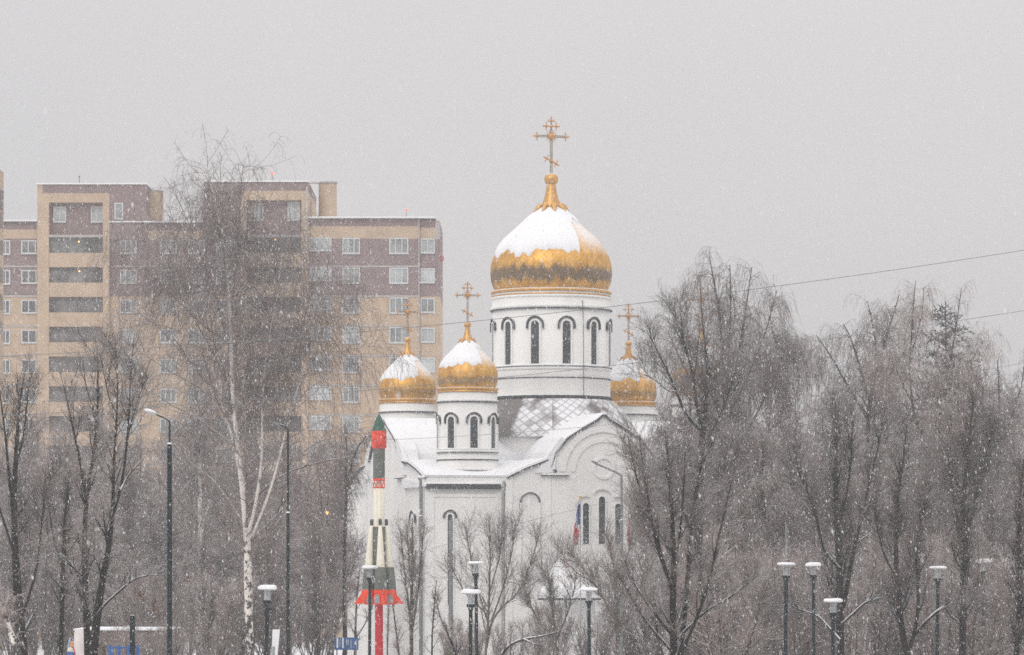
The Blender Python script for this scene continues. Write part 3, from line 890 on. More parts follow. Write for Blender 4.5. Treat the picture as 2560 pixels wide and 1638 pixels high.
for x0, x1 in ((123.3, 257.7), (617.3, 753.7)):
    for r in range(8):
        y = 594 + PITCH*r
        gl = MB(); pbox(gl, x0, x1, y, y+39, 0.25, 1.25)
        o = gl.build("loggia_glazing", M['loggia'], apt)
        fr = MB()
        for i in range(7):
            xx = x0 + (x1-x0-1.5)*i/6
            pbox(fr, xx, xx+1.5, y, y+39, 0.18, 0.24)
        fr.build("glazing_bar", M['pole_grey'], o)
        pp = MB(); pbox(pp, x0, x1, y+39, y+PITCH, -0.25, 1.25)
        pp.build("balcony_parapet", M['tan'], apt)
for x, y in ((197, 604), (198, 678), (688, 599)):
    b = MB(); b.sphere(A(bx(x), 0.12, bz(y)), 0.07, 8, 6)
    b.build("balcony_lamp", M['lamp_on'], apt)
for x0, x1, y0, y1 in ((98, 143, 453.5, 458.5), (211, 245, 449.5, 458.5), (295, 342, 450, 458.5), (588, 632, 448, 452.5), (704, 740, 445, 452.5)):
    v = MB(); pbox(v, x0+4, x1-4, y0+2.5, y1+0.2, 3, 5); v.mi = 1; pbox(v, x0, x1, y0, y0+2.5, 2.6, 5.4)
    v.build("roof_vent", [M['slab'], M['pole_grey']], apt)
for x, y0, y1, lit in ((189, 431, 459, 0), (675, 425, 453, 1), (1014, 518, 544, 1)):
    a = MB(); a.tube([A(bx(x), 3, bz(y1)), A(bx(x), 3, bz(y0))], 0.035, 6)
    if not lit: a.box(bx(x)-0.07, bx(x)+0.07, 2.93, 3.07, bz(y0+4), bz(y0), A)
    o = a.build("roof_antenna", M['pole_grey'], apt)
    if lit:
        b = MB(); b.sphere(A(bx(x), 3, bz(y0)), 0.12, 8, 6); b.build("warning_light", M['beacon'], o)
rl = MB()
for x in range(596, 768, 12): rl.tube([A(bx(x), 1.0, bz(453)), A(bx(x), 1.0, bz(449.5))], 0.02, 4)
rl.tube([A(bx(590), 1.0, bz(449.5)), A(bx(770), 1.0, bz(449.5))], 0.025, 4)
rl.build("roof_railing", M['pole_grey'], apt)
pp = MB(); pp.tube([A(bx(768), -0.4, bz(640)), A(bx(768), -0.4, bz(470)), A(bx(772), 0.5, bz(456)), A(bx(781), 2.5, bz(450)), A(bx(792), 3.2, bz(449))], 0.09, 8)
pp.build("drainpipe", M['slab'], apt)
b = MB(); b.sphere(A(bx(1103), 2.0, bz(642)), 0.24, 14, 8, sz=1.35)
b.tube([A(bx(1099), 2.0, bz(642)), A(bx(1103), 2.0, bz(642))], 0.05, 6)
b.build("red_lamp", mat("red_lamp_glass", (0.62, 0.16, 0.17), 0.5), apt)

# second block at the very edge of the picture
D2 = 300.0
fb = empty("apartment_building", (P(-150, 0, D2)[0], D2, 0), "sliver of a second, nearer brick apartment block at the extreme left edge of the picture", "building")
fo = (P(-150, 0, D2)[0], D2, 0)
w2 = MB(); k2 = D2/F
xr = P(-29.0, 0, D2)[0] - fo[0]
def q2(y): return EYE + (YH - y)*k2
for y0, y1, mi in ((403, 450, 0), (450, 505, 1), (505, 540, 0), (540, 1150, 0), (1150, YH + EYE/k2, 0)):
    w2.mi = mi; w2.box(-4.9, xr, 0, 9, q2(y1), q2(y0))
w2.build("wall", [M['tan'], M['brown']], fb)
s2 = MB()
for y in (450, 505):
    s2.box(-4.95, xr+0.06, -0.05, 9.05, q2(y+3), q2(y))
s2.build("floor_band", M['slab'], fb)
for i, y in enumerate((460, 512, 580, 650, 720, 790)):
    g_ = MB(); g_.box(xr-0.01, xr+0.04, 6.9, 8.3, q2(y+38), q2(y)); g_.build("window", M['loggia'], fb)
s3 = MB(); s3.box(-4.95, xr+0.05, -0.1, 9.05, q2(403), q2(401)); s3.build("parapet_snow", M['snow'], fb)

# ------------------------------------------------------------------ rocket monument on its red mast
M['r_green'] = mat("rocket_green", (0.115, 0.125, 0.105), 0.6, var=0.2, scale=3.0)
M['r_nose'] = mat("rocket_nose_green", (0.035, 0.10, 0.075), 0.6, var=0.2, scale=3.0)
M['r_cream'] = mat("rocket_cream", (0.78, 0.73, 0.60), 0.6, var=0.05)
M['r_red'] = mat("rocket_red", (0.80, 0.055, 0.012), 0.55, var=0.12)
M['r_mast'] = mat("mast_red", (0.50, 0.012, 0.025), 0.5, var=0.1)
M['r_grey'] = mat("nozzle_grey", (0.30, 0.30, 0.30), 0.6, var=0.12)
M['r_black'] = mat("rocket_black", (0.035, 0.045, 0.05), 0.5)
DR = 185.0
kr = DR / F
rk = empty("rocket_monument", (P(947.5, 0, DR)[0], DR, 0), "white, green and red rocket monument raised on a red mast in front of the church", "monument")
def rz(py): return EYE + (YH - py)*kr
def pr(*rows): return [(r*kr, rz(y)) for r, y in rows]
b = MB(); b.lathe(pr((18.4,1078),(14.5,1065),(9.5,1050),(4,1040),(0.3,1035)), seg=32); b.build("nose_cone", M['r_nose'], rk)
b = MB(); b.lathe(pr((14.8,1122),(18.6,1119),(18.6,1078)), seg=32)
b.build("payload_fairing", mat("chipped_red_paint", (0.72, 0.06, 0.03), 0.6, var=0.5, scale=6.0), rk)
b = MB(); b.lathe(pr((14.8,1197),(14.8,1121.5)), seg=32); b.build("upper_stage", M['r_green'], rk)
b = MB()
b.lathe(pr((14.5,1202),(15.2,1202),(15.2,1197),(14.5,1197)), seg=32); b.lathe(pr((14.2,1220),(15,1220),(15,1217),(14.2,1217)), seg=32)
for i in range(12):
    a0, a1 = 2*math.pi*i/12, 2*math.pi*(i+1)/12
    if i % 2: a0, a1 = a1, a0
    b.tube([(14.5*kr*math.sin(a0), -14.5*kr*math.cos(a0), rz(1202)), (14.5*kr*math.sin(a1), -14.5*kr*math.cos(a1), rz(1217))], 1.1*kr, 5)
b.build("lattice_ring", M['r_red'], rk)
b = MB(); b.lathe(pr((7,1219),(7,1198)), seg=16); b.build("inner_core", M['r_cream'], rk)
b = MB()
b.lathe(pr((13.5,1318),(14,1316),(14,1219.5),(2,1219)), seg=32)
for sx in (-5, 5): b.tube([(sx*kr, -13.4*kr, rz(1310)), (sx*kr, -13.4*kr, rz(1222))], 0.5*kr, 4)
b.build("core_stage", M['r_cream'], rk)
b = MB(); b.lathe(pr((2,1506),(15,1505),(15,1318),(13,1317)), seg=32); b.build("core_base", M['r_green'], rk)
for i in range(4):
    az = math.radians(11 + 90*i)
    def off(r): return (r*kr*math.sin(az), -r*kr*math.cos(az))
    def seg_lathe(rows, mm, name, parent):
        m_ = MB()
        prof = []
        for r, y, o_ in rows: prof.append((r, y, o_))
        n = 24; Vv = []; Ff = []
        for r, y, o_ in prof:
            ox, oy = off(o_)
            for k in range(n):
                a = 2*math.pi*k/n
                Vv.append((ox + r*kr*math.sin(a), oy - r*kr*math.cos(a), rz(y)))
        for j in range(len(prof)-1):
            for k in range(n): Ff.append((j*n+k, j*n+(k+1)%n, (j+1)*n+(k+1)%n, (j+1)*n+k))
        m_.add(Vv, Ff, smooth=True)
        return m_.build(name, mm, parent)
    bo = seg_lathe([(10.8,1418,25),(9,1385,23.6),(6.6,1345,21.2),(4,1314,19),(0.2,1313,19)], M['r_cream'], "booster", rk)
    seg_lathe([(4,1314,19),(4,1299,18.7),(2.5,1298,18.7),(0.1,1297.5,18.7)], M['r_black'], "booster_tip", bo)
    seg_lathe([(16.4,1474,27),(15.0,1450,26.4),(12.9,1418.5,25),(0.2,1418,25)], M['r_green'], "booster_tank", bo)
    seg_lathe([(0.2,1512,28),(17.8,1511,28),(17.4,1494,28),(16.7,1474.5,27)], M['r_red'], "tail_skirt", bo)
    # grey rounded nozzle panels on the skirt
    ox, oy = off(28)
    np_ = MB()
    for fa in ((-0.5,), (0.05,), (math.pi,), (0.25,))[i]:
        fn = cyl_fn((ox, oy), 17.8*kr, fa)
        np_.prism([(x*kr, z) for x, z in [(-7.5, rz(1508)), (-7.0, rz(1498)), (-4.5, rz(1489)), (0, rz(1486)), (4.5, rz(1489)), (7.0, rz(1498)), (7.5, rz(1508))]], fn, -0.03, 0.03)
    np_.build("nozzle_panel", M['r_grey'], bo)
    fi = MB()                               # swept fin outwards
    dx, dy = math.sin(az), -math.cos(az); tx, ty = math.cos(az), math.sin(az)
    pl = [(44, 1480), (45, 1486), (62, 1508), (61, 1511), (45, 1508)]
    if i in (1, 3): pass
    Vv = []
    for s_ in (-1, 1):
        for r, y in pl:
            Vv.append((r*kr*dx + s_*3.2*kr*tx, r*kr*dy + s_*3.2*kr*ty, rz(y)))
    n = len(pl)
    fi.add(Vv, [tuple(range(n)), tuple(range(2*n-1, n-1, -1))] + [(k, (k+1)%n, n+(k+1)%n, n+k) for k in range(n)])
    fi.build("tail_fin", M['r_red'], bo)
b = MB(); b.lathe([(10.5*kr, 0.0), (10.0*kr, rz(1505))], seg=28); b.lathe([(1.0, -0.1), (1.0, 0.35), (0.25, 0.4)], seg=28)
b.build("mast", M['r_mast'], rk)

# ------------------------------------------------------------------ park lamps
M['lamp_glass'] = bpy.data.materials.new("lamp_glass")
_n, _b = nodes_of(M['lamp_glass'])
_b.inputs["Base Color"].default_value = (0.80, 0.83, 0.84, 1); _b.inputs["Roughness"].default_value = 0.25
_b.inputs["Transmission Weight"].default_value = 0.75; _b.inputs["IOR"].default_value = 1.1
LAMPS = [
 (668, 1472, 48.5, "park lamp with snowy disc cap to the right of the big birch trunk"),
 (925, 1420, 39.5, "park lamp standing directly in front of the rocket monument"),
 (1189, 1408, 42.5, "taller of the two overlapping park lamps in front of the church corner"),
 (1177, 1482, 48.5, "nearer, lower of the two overlapping park lamps in front of the church corner"),
 (1472, 1475, 44.0, "park lamp beneath the church flag, in front of the snowy porch roof"),
 (1966, 1411, 46.5, "leftmost of the park lamps under the right-hand trees"),
 (2033, 1414, 40.0, "park lamp with a smaller cap just right of the leftmost right-hand lamp"),
 (2083, 1503, 48.0, "lowest park lamp, under the right-hand trees beside snowy branches"),
 (2345, 1420, 44.5, "lone dark park lamp between the far right tree trunks"),
 (2457, 1405, 38.5, "faint park lamp half hidden by twigs near the right edge"),
]
def make_lamp():
    t = empty("park_lamp", (0,0,0), "x", "street lamp", "park lamps with snow-covered disc caps")
    H = 5.6
    b = MB(); b.lathe([(0.001, -H), (0.17, -H), (0.17, -H+0.5), (0.085, -H+0.6), (0.075, -0.62), (0.075, -0.6)], seg=16); b.build("pole", M['pole'], t)
    b = MB(); b.lathe([(0.075, -0.74), (0.10, -0.70), (0.105, -0.60), (0.165, -0.57), (0.17, -0.46), (0.13, -0.44), (0.001, -0.43)], seg=20); b.build("collar", M['pole'], t)
    b = MB(); b.lathe([(0.105, -0.43), (0.115, -0.06)], seg=20)
    for k in range(5):
        a = 2*math.pi*k/5 + 0.3
        b.mi = 1; b.tube([(0.13*math.sin(a), -0.13*math.cos(a), -0.45), (0.135*math.sin(a), -0.135*math.cos(a), -0.04)], 0.009, 5)
    b.mi = 2; b.lathe([(0.03, -0.43), (0.03, -0.2), (0.001, -0.18)], seg=8)
    b.build("lamp_glass", [M['lamp_glass'], M['frame'], M['metal_light']], t)
    b = MB(); b.lathe([(0.001, -0.05), (0.33, -0.055), (0.372, -0.03), (0.375, 0.0), (0.33, 0.015), (0.001, 0.03)], seg=32); b.build("cap", M['metal_light'], t)
    b = MB()
    rg = np.random.default_rng(3)
    prof = [(0.384, -0.012), (0.392, 0.03), (0.37, 0.075), (0.31, 0.105), (0.22, 0.112), (0.12, 0.095), (0.001, 0.09)]
    b.lathe(prof, seg=32)
    b.v = [(x, y, z + (0.012*math.sin(5*x+9*y) if z > 0.05 else 0)) for x, y, z in b.v]
    b.build("snow_cap", M['snow'], t)
    return t
def copy_tree(o, parent=None):
    c = o.copy(); SC.collection.objects.link(c)
    if parent is not None: c.parent = parent
    for ch in list(o.children): copy_tree(ch, c)
    return c
lamp0 = make_lamp()
for i, (px, py, w, lab) in enumerate(LAMPS):
    D = F*0.78/w
    if i == 6: D = 160.0               # stands nearer, a smaller lamp
    p = P(px, py, D)
    o = lamp0 if i == 0 else copy_tree(lamp0)
    o.location = p; o.rotation_euler = (0.012*math.sin(2.3*i), 0.012*math.cos(1.7*i), 0.7*i); o["label"] = lab
    o.scale = (w*D/(F*0.78),)*3
    # the poles stand on the gently uneven ground: stretch to reach it
    for ch in o.children:
        if ch.name.startswith("snow_cap"):
            ch.scale = (1, 1, 1 + 0.35*math.sin(2.1*i + 1))
        if ch.name.startswith("pole"):
            ch.scale = (1, 1, float(p[2]) / 5.6 / o.scale[2])

# ------------------------------------------------------------------ tall street lights
def street_light(px, D, top, arm, head, r_low, r_up, band, label, m):
    base = P(px, 0, D); base[2] = 0
    t = empty("street_light", base, label, "street light", "tall street lights")
    q = lambda x, y, dy=0.0: tuple(P(x, y, D) - base + np.array([0, dy, 0]))
    b = MB()
    zb = q(px, band)[2]
    b.tube([(0,0,0), (0,0,zb)], [r_low*1.15, r_low], 12)
    if band > top: b.tube([(0,0,zb), q(px, top)], r_up, 10)
    b.build("pole", m, t)
    if band > top:
        c = MB(); c.lathe([(r_low*0.9, zb-0.02), (r_low+0.015, zb), (r_up+0.01, zb+0.05)], seg=12); c.build("collar_snow", M['snow'], t)
    a = MB(); a.tube([q(*p_) for p_ in arm], r_up*0.8, 8); a.build("arm", m, t)
    h = MB()
    (x0, y0), (x1, y1) = head
    p0, p1 = np.array(q(x0, y0)), np.array(q(x1, y1))
    h.tube([p0, p0*0.8+p1*0.2, p0*0.3+p1*0.7, p1], [0.04, 0.075, 0.065, 0.02], 10)
    ho = h.build("lamp_head", M['metal_light'] if r_low > 0.08 else M['pole_grey'], t)
    if r_low < 0.08: return t
    s = MB(); u = np.array([0,0,0.05]); s.tube([p0+u, p0*0.75+p1*0.25+u*1.1, p0*0.3+p1*0.7+u*1.1, p1+u*0.8], [0.02, 0.055, 0.06, 0.02], 8); s.build("snow_cap", M['snow'], ho)
    return t
street_light(424, 140, 1064, [(425,1068),(424.5,1056),(419,1049),(404,1042),(388,1035)], [(390,1036),(361,1026)], 0.088, 0.040, 1110,
             "tall dark street light with a curved arm, in front of the left trees", M['pole'])
street_light(720, 165, 1075, [(720,1078),(718,1070),(708,1064),(697,1061)], [(699,1062),(680,1057)], 0.072, 0.05, 1282,
             "slim tall street light half lost in the twigs right of the big birch", M['pole'])
street_light(1051.5, 195, 1199, [(1051.5,1200),(1046,1196)], [(1061,1195.5),(1043,1194)], 0.085, 0.075, 1290,
             "grey street light with a flat head against the church's left corner", M['pole_grey'])
street_light(1554, 190, 1188, [(1554,1190),(1540,1181),(1510,1168),(1492,1160)], [(1496,1161),(1478,1152)], 0.075, 0.06, 1300,
             "street light with a long sloping arm across the church's round medallion", M['pole_grey'])
for px, py, D, r, lab, m in ((331, 1538, 150, 0.11, "short thick dark post in front of the beige kiosk wall", 'pole'),
                             (1966, 1312, 205, 0.075, "thin blue-grey mast rising behind the leftmost right-hand park lamp", 'pole_grey'),
                             (1127, 1300, 200, 0.12, "broad grey post behind the shrubs in front of the church's narrow window", 'pole_grey')):
    p = P(px, py, D)
    o = MB(); o.lathe([(r*1.1, 0), (r, p[2]-0.05), (r*0.8, p[2]), (0.001, p[2]+0.02)], seg=14); o.lathe([(r*1.8, -0.05), (r*1.8, 0.15), (r, 0.2)], seg=14)
    ob = o.build("post", M[m]); ob.location = (p[0], D, 0)
    tag(ob, lab, "post")

# ------------------------------------------------------------------ flags on the church front
def flag(px, ytop, D, y0, y1, w, label, seed, lean):
    base = P(px, ytop, D); base[2] = 0
    t = empty("flag", base, label, "flag", None)
    zt = P(px, ytop, D)[2]
    q = lambda y: EYE + (YH - y)/F*D
    b = MB(); b.tube([(0,0,0), (0,0,zt)], 0.03, 8); b.build("flagpole", M['metal_light'], t)
    b = MB(); b.sphere((0,0,zt), 0.09, 10, 8, 1.3); b.build("finial", M['gold_plain'], t)
    b = MB(); rg = np.random.default_rng(seed); n, mrows = 22, 14
    ph = rg.uniform(0, 6)
    pts = []
    for j in range(mrows+1):
        f = j/mrows
        z = q(y0) + (q(y1)-q(y0))*f
        wid = w*(0.35 + 0.75*math.sin(min(1, f*1.25)*math.pi*0.62))*(1 if f < 0.9 else 0.75)
        for i in range(n+1):
            s_ = i/n
            x = -0.05 + lean*f - wid*0.6*s_ + 0.12*f*math.sin(ph + 3*f)
            y = 0.10*math.sin(s_*16 + ph + 2*f)*(0.5+s_) - 0.05
            pts.append((x + 0.03*math.sin(7*s_+ph), y, z - 0.25*s_*f))
    for j in range(mrows):
        for i in range(n):
            s_ = i/n; f = j/mrows
            val = f*1.0 + s_*0.30
            b.mi = 1 if val < 0.62 else 2
            if 0.52 < val < 0.66 or (0.2 < f < 0.55 and 0.42 < s_ < 0.6): b.mi = 0
            if label.startswith("red"): b.mi = 2
            a = j*(n+1)+i
            b.add([pts[a], pts[a+1], pts[a+n+2], pts[a+n+1]], [(0,1,2,3)], smooth=True)
    o = b.build("cloth", [M['frame'], mat("flag_blue", (0.05, 0.09, 0.32), 0.8), mat("flag_red", (0.48, 0.035, 0.045), 0.8)], t)
    so = o.modifiers.new("thickness", 'SOLIDIFY'); so.thickness = 0.01
flag(1451, 1243, 214, 1260, 1360, 0.50, "limp white, blue and red flag hanging beside the church's triple window", 2, 0.0)
flag(1580, 1262, 222, 1290, 1356, 0.26, "red flag half hidden by twigs right of the triple window", 6, 0.0)

# ------------------------------------------------------------------ overhead wires
def wire(pts, D, r, label):
    b = MB()
    xs_ = [p[0] for p in pts]; ys_ = [p[1] for p in pts]
    cs = np.polyfit(xs_, ys_, 2)
    X = np.linspace(-700, 3300, 60)
    b.tube([P(x, np.polyval(cs, x), D + (x-1280)*0.004) for x in X], r, 6)
    tag(b.build("overhead_wire", M['pole_grey']), label, "wire", "overhead wires across the picture")
wire([(0,892),(128,883),(1102,816),(1520,765),(1930,715),(2560,627)], 120, 0.011, "uppermost overhead wire, crossing the church drum and the birch top on the right")
wire([(0,1040),(1091,960),(1527,913),(1640,904),(2390,801),(2553,779)], 120, 0.010, "second overhead wire, crossing the two left golden domes and the spruce")
wire([(1094,1094),(1243,1085),(1389,1074),(1447,1069)], 125, 0.007, "faint overhead wire crossing the church's snowy roof")
wire([(1240,1325),(1367,1291),(1446,1273),(1494,1261)], 125, 0.006, "lowest faint overhead wire in front of the flag")

# ------------------------------------------------------------------ small things along the bottom edge
kD = 174.0
ko_ = P(300, 0, kD); ko_[2] = 0
kio = empty("kiosk", ko_, "low beige kiosk with a snow-edged flat roof behind the left trees", "building")
q = lambda x, y, d=0.0: tuple(P(x, y, kD) - ko_ + np.array([0, d, 0]))
b = MB(); x0, _, z1 = q(190, 1576); x1 = q(418, 0)[0]
b.box(x0, x1, 0, 6, 0, z1); b.build("wall", mat("beige_render", (0.15, 0.122, 0.108), 0.9, var=0.3, scale=1.2), kio)
b = MB(); b.box(x0-0.1, x1+0.1, -0.15, 6.1, z1, z1+0.08); b.build("roof_snow", M['snow'], kio)
b = MB(); b.lathe([(0.30, 0), (0.30, z1-0.15), (0.24, z1+0.02), (0.001, z1+0.06)], (q(204,0)[0], -0.5, 0), 24); b.build("column", mat("pale_column", (0.62, 0.56, 0.54), 0.8), kio)

fD = 160.0
fx = P(310, 0, fD); fx[2] = 0
q = lambda x, y: P(x, y, fD) - fx
fen = empty("picket_fence", fx, "bright blue wooden picket fence at the bottom left", "fence")
m_blue = mat("blue_paint", (0.012, 0.10, 0.32), 0.6, var=0.2)
for xa_, xb_ in ((271, 282), (294, 301), (317, 324.5), (341, 348.5)):
    b = MB(); a0, a1 = q(xa_, 0)[0], q(xb_, 0)[0]; zt = q(0, 1613)[2]
    b.box(a0, a1, 0, 0.06, 0.1, zt-0.06); b.prism([(a0, zt-0.06), (a1, zt-0.06), (a0*0.25+a1*0.75, zt), (a0*0.75+a1*0.25, zt)], lambda x, d, z: (x, d, z), 0, 0.06)
    b.build("picket", m_blue, fen)
b = MB(); b.box(q(271,0)[0], q(349,0)[0], 0.065, 0.11, q(0,1622)[2], q(0,1618)[2]); b.build("rail", m_blue, fen)
b = MB(); b.box(q(271,0)[0], q(349,0)[0], 0.065, 0.11, 0.8, 0.95); b.build("rail", m_blue, fen)
b = MB(); b.box(q(272,0)[0], q(276,0)[0], 0.12, 0.22, 0, 1.3); b.box(q(344,0)[0], q(348,0)[0], 0.12, 0.22, 0, 1.3); b.build("fence_post", m_blue, fen)

# colourful play structure
pD = 168.0
px_ = P(178, 0, pD); px_[2] = 0
q = lambda x, y: P(x, y, pD) - px_
pl = empty("play_structure", px_, "small painted playground structure in blue, cream and orange at the bottom left corner", "play structure")
b = MB(); b.box(q(169,0)[0], q(184,0)[0], -0.25, 0.25, 0, q(0,1629)[2]); b.build("blue_panel", mat("play_blue", (0.05, 0.14, 0.36), 0.6), pl)
b = MB(); b.lathe([(0.15, q(0,1629)[2]), (0.13, q(0,1622)[2]), (0.06, q(0,1618)[2])], (q(176,0)[0], 0, 0), 16); b.build("cream_dome", mat("play_cream", (0.70, 0.62, 0.48), 0.7), pl)
b = MB(); b.lathe([(0.06, q(0,1618)[2]), (0.085, q(0,1611)[2]), (0.03, q(0,1604)[2]), (0.001, q(0,1603)[2])], (q(180,0)[0], 0, 0), 16); b.build("orange_knob", mat("play_orange", (0.62, 0.27, 0.08), 0.6), pl)
b = MB(); b.tube([q(171,1619), q(176,1594)], [0.05, 0.035], 8); b.tube([q(171,1619), q(171,1632)], 0.04, 8); b.build("slanted_bar", mat("play_pale_blue", (0.30, 0.40, 0.62), 0.6), pl)
b = MB(); b.tube([q(182,1616), q(187,1634), q(187.5,1650)], 0.045, 8); b.build("red_handrail", mat("play_red", (0.55, 0.10, 0.09), 0.6), pl)

# dark evergreen bush behind the pickets, green conifer tip under the lamps
def bush(px, py, D, wpx, label, col, seed, cone=False):
    base = P(px, py, D); ztop = base[2]; base[2] = 0
    rg = np.random.default_rng(seed); b = MB()
    rw = wpx/2/F*D
    m_ = mat("evergreen", col, 0.9, var=0.5, scale=6.0, snow=0.25, snow_lo=0.6, snow_hi=0.9)
    for k in range(1500):
        h = rg.uniform(0.0, 1)**0.8
        rr = rw*((1-h)*1.0 + 0.05 if cone else math.sqrt(max(0.02, 1 - max(0, (h-0.45)/0.55)**2)))
        a = rg.uniform(0, 2*math.pi); rr *= rg.uniform(0.35, 1.0)
        c = np.array([rr*math.sin(a), rr*math.cos(a), h*ztop])
        d = np.array([math.sin(a), math.cos(a), rg.uniform(0.2, 1.2)])*rg.uniform(0.05, 0.12)
        s_ = np.cross(d, rg.normal(size=3)); s_ = s_/np.linalg.norm(s_)*0.03
        b.add([c - s_, c + s_, c + d*1.0 + s_*0.4, c + d*1.2 - s_*0.3], [(0,1,2,3)])
    t = empty("evergreen_bush", base, label, "bush")
    b.build("foliage", m_, t)
    s = MB(); s.tube([(0,0,0), (0,0,ztop*0.6)], [0.08, 0.03], 8); s.build("trunk", M['bark'], t)
bush(250, 1611, 165, 40, "rounded near-black evergreen bush beside the blue picket fence", (0.012, 0.014, 0.013), 4)
bush(1126, 1622, 170, 26, "yellow-green conifer tip at the bottom edge left of the two overlapping lamps", (0.10, 0.15, 0.02), 8, cone=True)

# blue board with pale strokes
sD = 180.0
so = P(866, 0, sD); so[2] = 0
q = lambda x, y: P(x, y, sD) - so
sg_ = empty("blue_sign", so, "blue board with pale vertical strokes left of the rocket's red mast", "sign")
b = MB(); b.box(q(836,0)[0], q(896,0)[0], 0, 0.06, q(0,1625)[2], q(0,1594)[2]); b.build("board", mat("sign_blue", (0.022, 0.075, 0.20), 0.6, var=0.25, scale=4.0), sg_)
b = MB()
for xa_, xb_, ya_, yb_ in ((841.5,845.5,1595,1620),(855.5,859,1594.5,1620),(849.5,850.3,1598,1616),(866.5,867.6,1598,1612),(870.5,871.6,1599,1612),(877,878,1599,1622),(891,892,1600,1622)):
    b.box(q(xa_,0)[0], q(xb_,0)[0], -0.012, -0.001, q(0,yb_)[2], q(0,ya_)[2])
fn = lambda x, d, z: (x, d, z)
b.prism([(q(885,0)[0], q(0,1611)[2]), (q(891,0)[0], q(0,1611)[2]), (q(889,0)[0], q(0,1601)[2])], fn, -0.012, -0.001)
b.build("lettering", M['frame'], sg_)
b = MB()
for x in (842, 890): b.tube([(q(x,0)[0], 0.1, 0), (q(x,0)[0], 0.1, q(0,1600)[2])], 0.035, 8)
b.build("sign_post", M['pole_grey'], sg_)

# white tapered stele with a grey plate
tD = 172.0
to = P(690, 0, tD); to[2] = 0
q = lambda x, y: P(x, y, tD) - to
st = empty("stele", to, "white tapering stele with a grey plate, beside the lamp right of the birch", "monument")
b = MB(); z1 = q(0,1574)[2]
xa0, xb0, xa1, xb1 = q(678.5,0)[0], q(693,0)[0], q(681.5,0)[0], q(699,0)[0]
sl = (xb1-xb0)/(q(0,1574)[2]-q(0,1638)[2])
b.prism([(xa0-0.12, 0), (xb0-0.25, 0), (xb1, z1), (xa1, z1)], fn, 0, 0.4); b.build("slab", mat("white_paint", (0.74, 0.74, 0.74), 0.7, var=0.05), st)
b = MB(); b.prism([(q(679.5,0)[0], q(0,1650)[2]), (q(686,0)[0], q(0,1650)[2]), (q(687.5,0)[0], q(0,1617)[2]), (q(681,0)[0], q(0,1617)[2])], fn, -0.03, -0.002); b.build("plate", mat("plate_grey", (0.25, 0.27, 0.27), 0.6), st)

# one lit lamp glowing through the twigs
lD = 260.0
lp = P(818, 1282, lD); lo_ = lp.copy(); lo_[2] = 0
tl = empty("path_lamp", lo_, "tiny warm-lit lamp glowing through the trees left of the rocket", "street lamp")
b = MB(); b.tube([(0,0,0), (0,0,lp[2])], 0.05, 6); b.build("pole", M['pole'], tl)
b = MB(); b.sphere((0,-0.05,lp[2]), 0.10, 8, 6, 1.5); b.build("lamp_head", M['lamp_on'], tl)
# ------------------------------------------------------------------ trees
def nrm(a): return a / np.maximum(np.linalg.norm(a, axis=-1, keepdims=True), 1e-9)

def march(rg, S, d, Ln, K_, wig, trop):
    """grow N branches together: K_ steps each, wandering by wig and bending by trop"""
    pts = [S]
    for k in range(K_):
        d = nrm(d + rg.normal(0, wig, d.shape) + trop*(0.5 + k/K_))
        S = S + d*(Ln/K_)[:, None]
        pts.append(S)
    return np.stack(pts, 1)

def sprout(rg, P_, R_, n, t0, t1, ang, Lf, K_, wig, trop, ratio, rmin, rmax=9.0, up=0.0, wt=None, taper=0.35, flat=0.0):
    """n children spread over the parents P_ (N,K,3)"""
    N, Kp = P_.shape[0], P_.shape[1]
    ln = np.linalg.norm(np.diff(P_, axis=1), axis=2).sum(1)
    w = ln if wt is None else wt
    pi = rg.choice(N, n, p=w/w.sum())
    t = t0 + (t1-t0)*rg.random(n)**0.85
    u = t*(Kp-1); i = np.minimum(u.astype(int), Kp-2); fr = (u-i)[:, None]
    a, b_ = P_[pi, i], P_[pi, i+1]
    S = a + (b_-a)*fr
    T = nrm(b_-a)
    rv = rg.normal(size=(n, 3)); rv[:, 2] += up; rv[:, 1] *= (1-flat)
    pp = nrm(rv - T*(rv*T).sum(1, keepdims=True))
    an = np.radians(rg.uniform(ang[0], ang[1], n))[:, None]
    d = nrm(T*np.cos(an) + pp*np.sin(an))
    Ln = Lf(t, S, ln[pi], rg.uniform(0.6, 1.15, n))
    pr_ = R_[pi, i]*(1-fr[:, 0]) + R_[pi, i+1]*fr[:, 0]
    r0 = np.clip(pr_*ratio, rmin, rmax)
    C = march(rg, S, d, Ln, K_, wig, trop)
    f = np.linspace(0, 1, K_+1)[None, :]
    Rr = np.maximum(r0[:, None]*(1-f*(1-taper)), rmin*0.7)
    return C, Rr

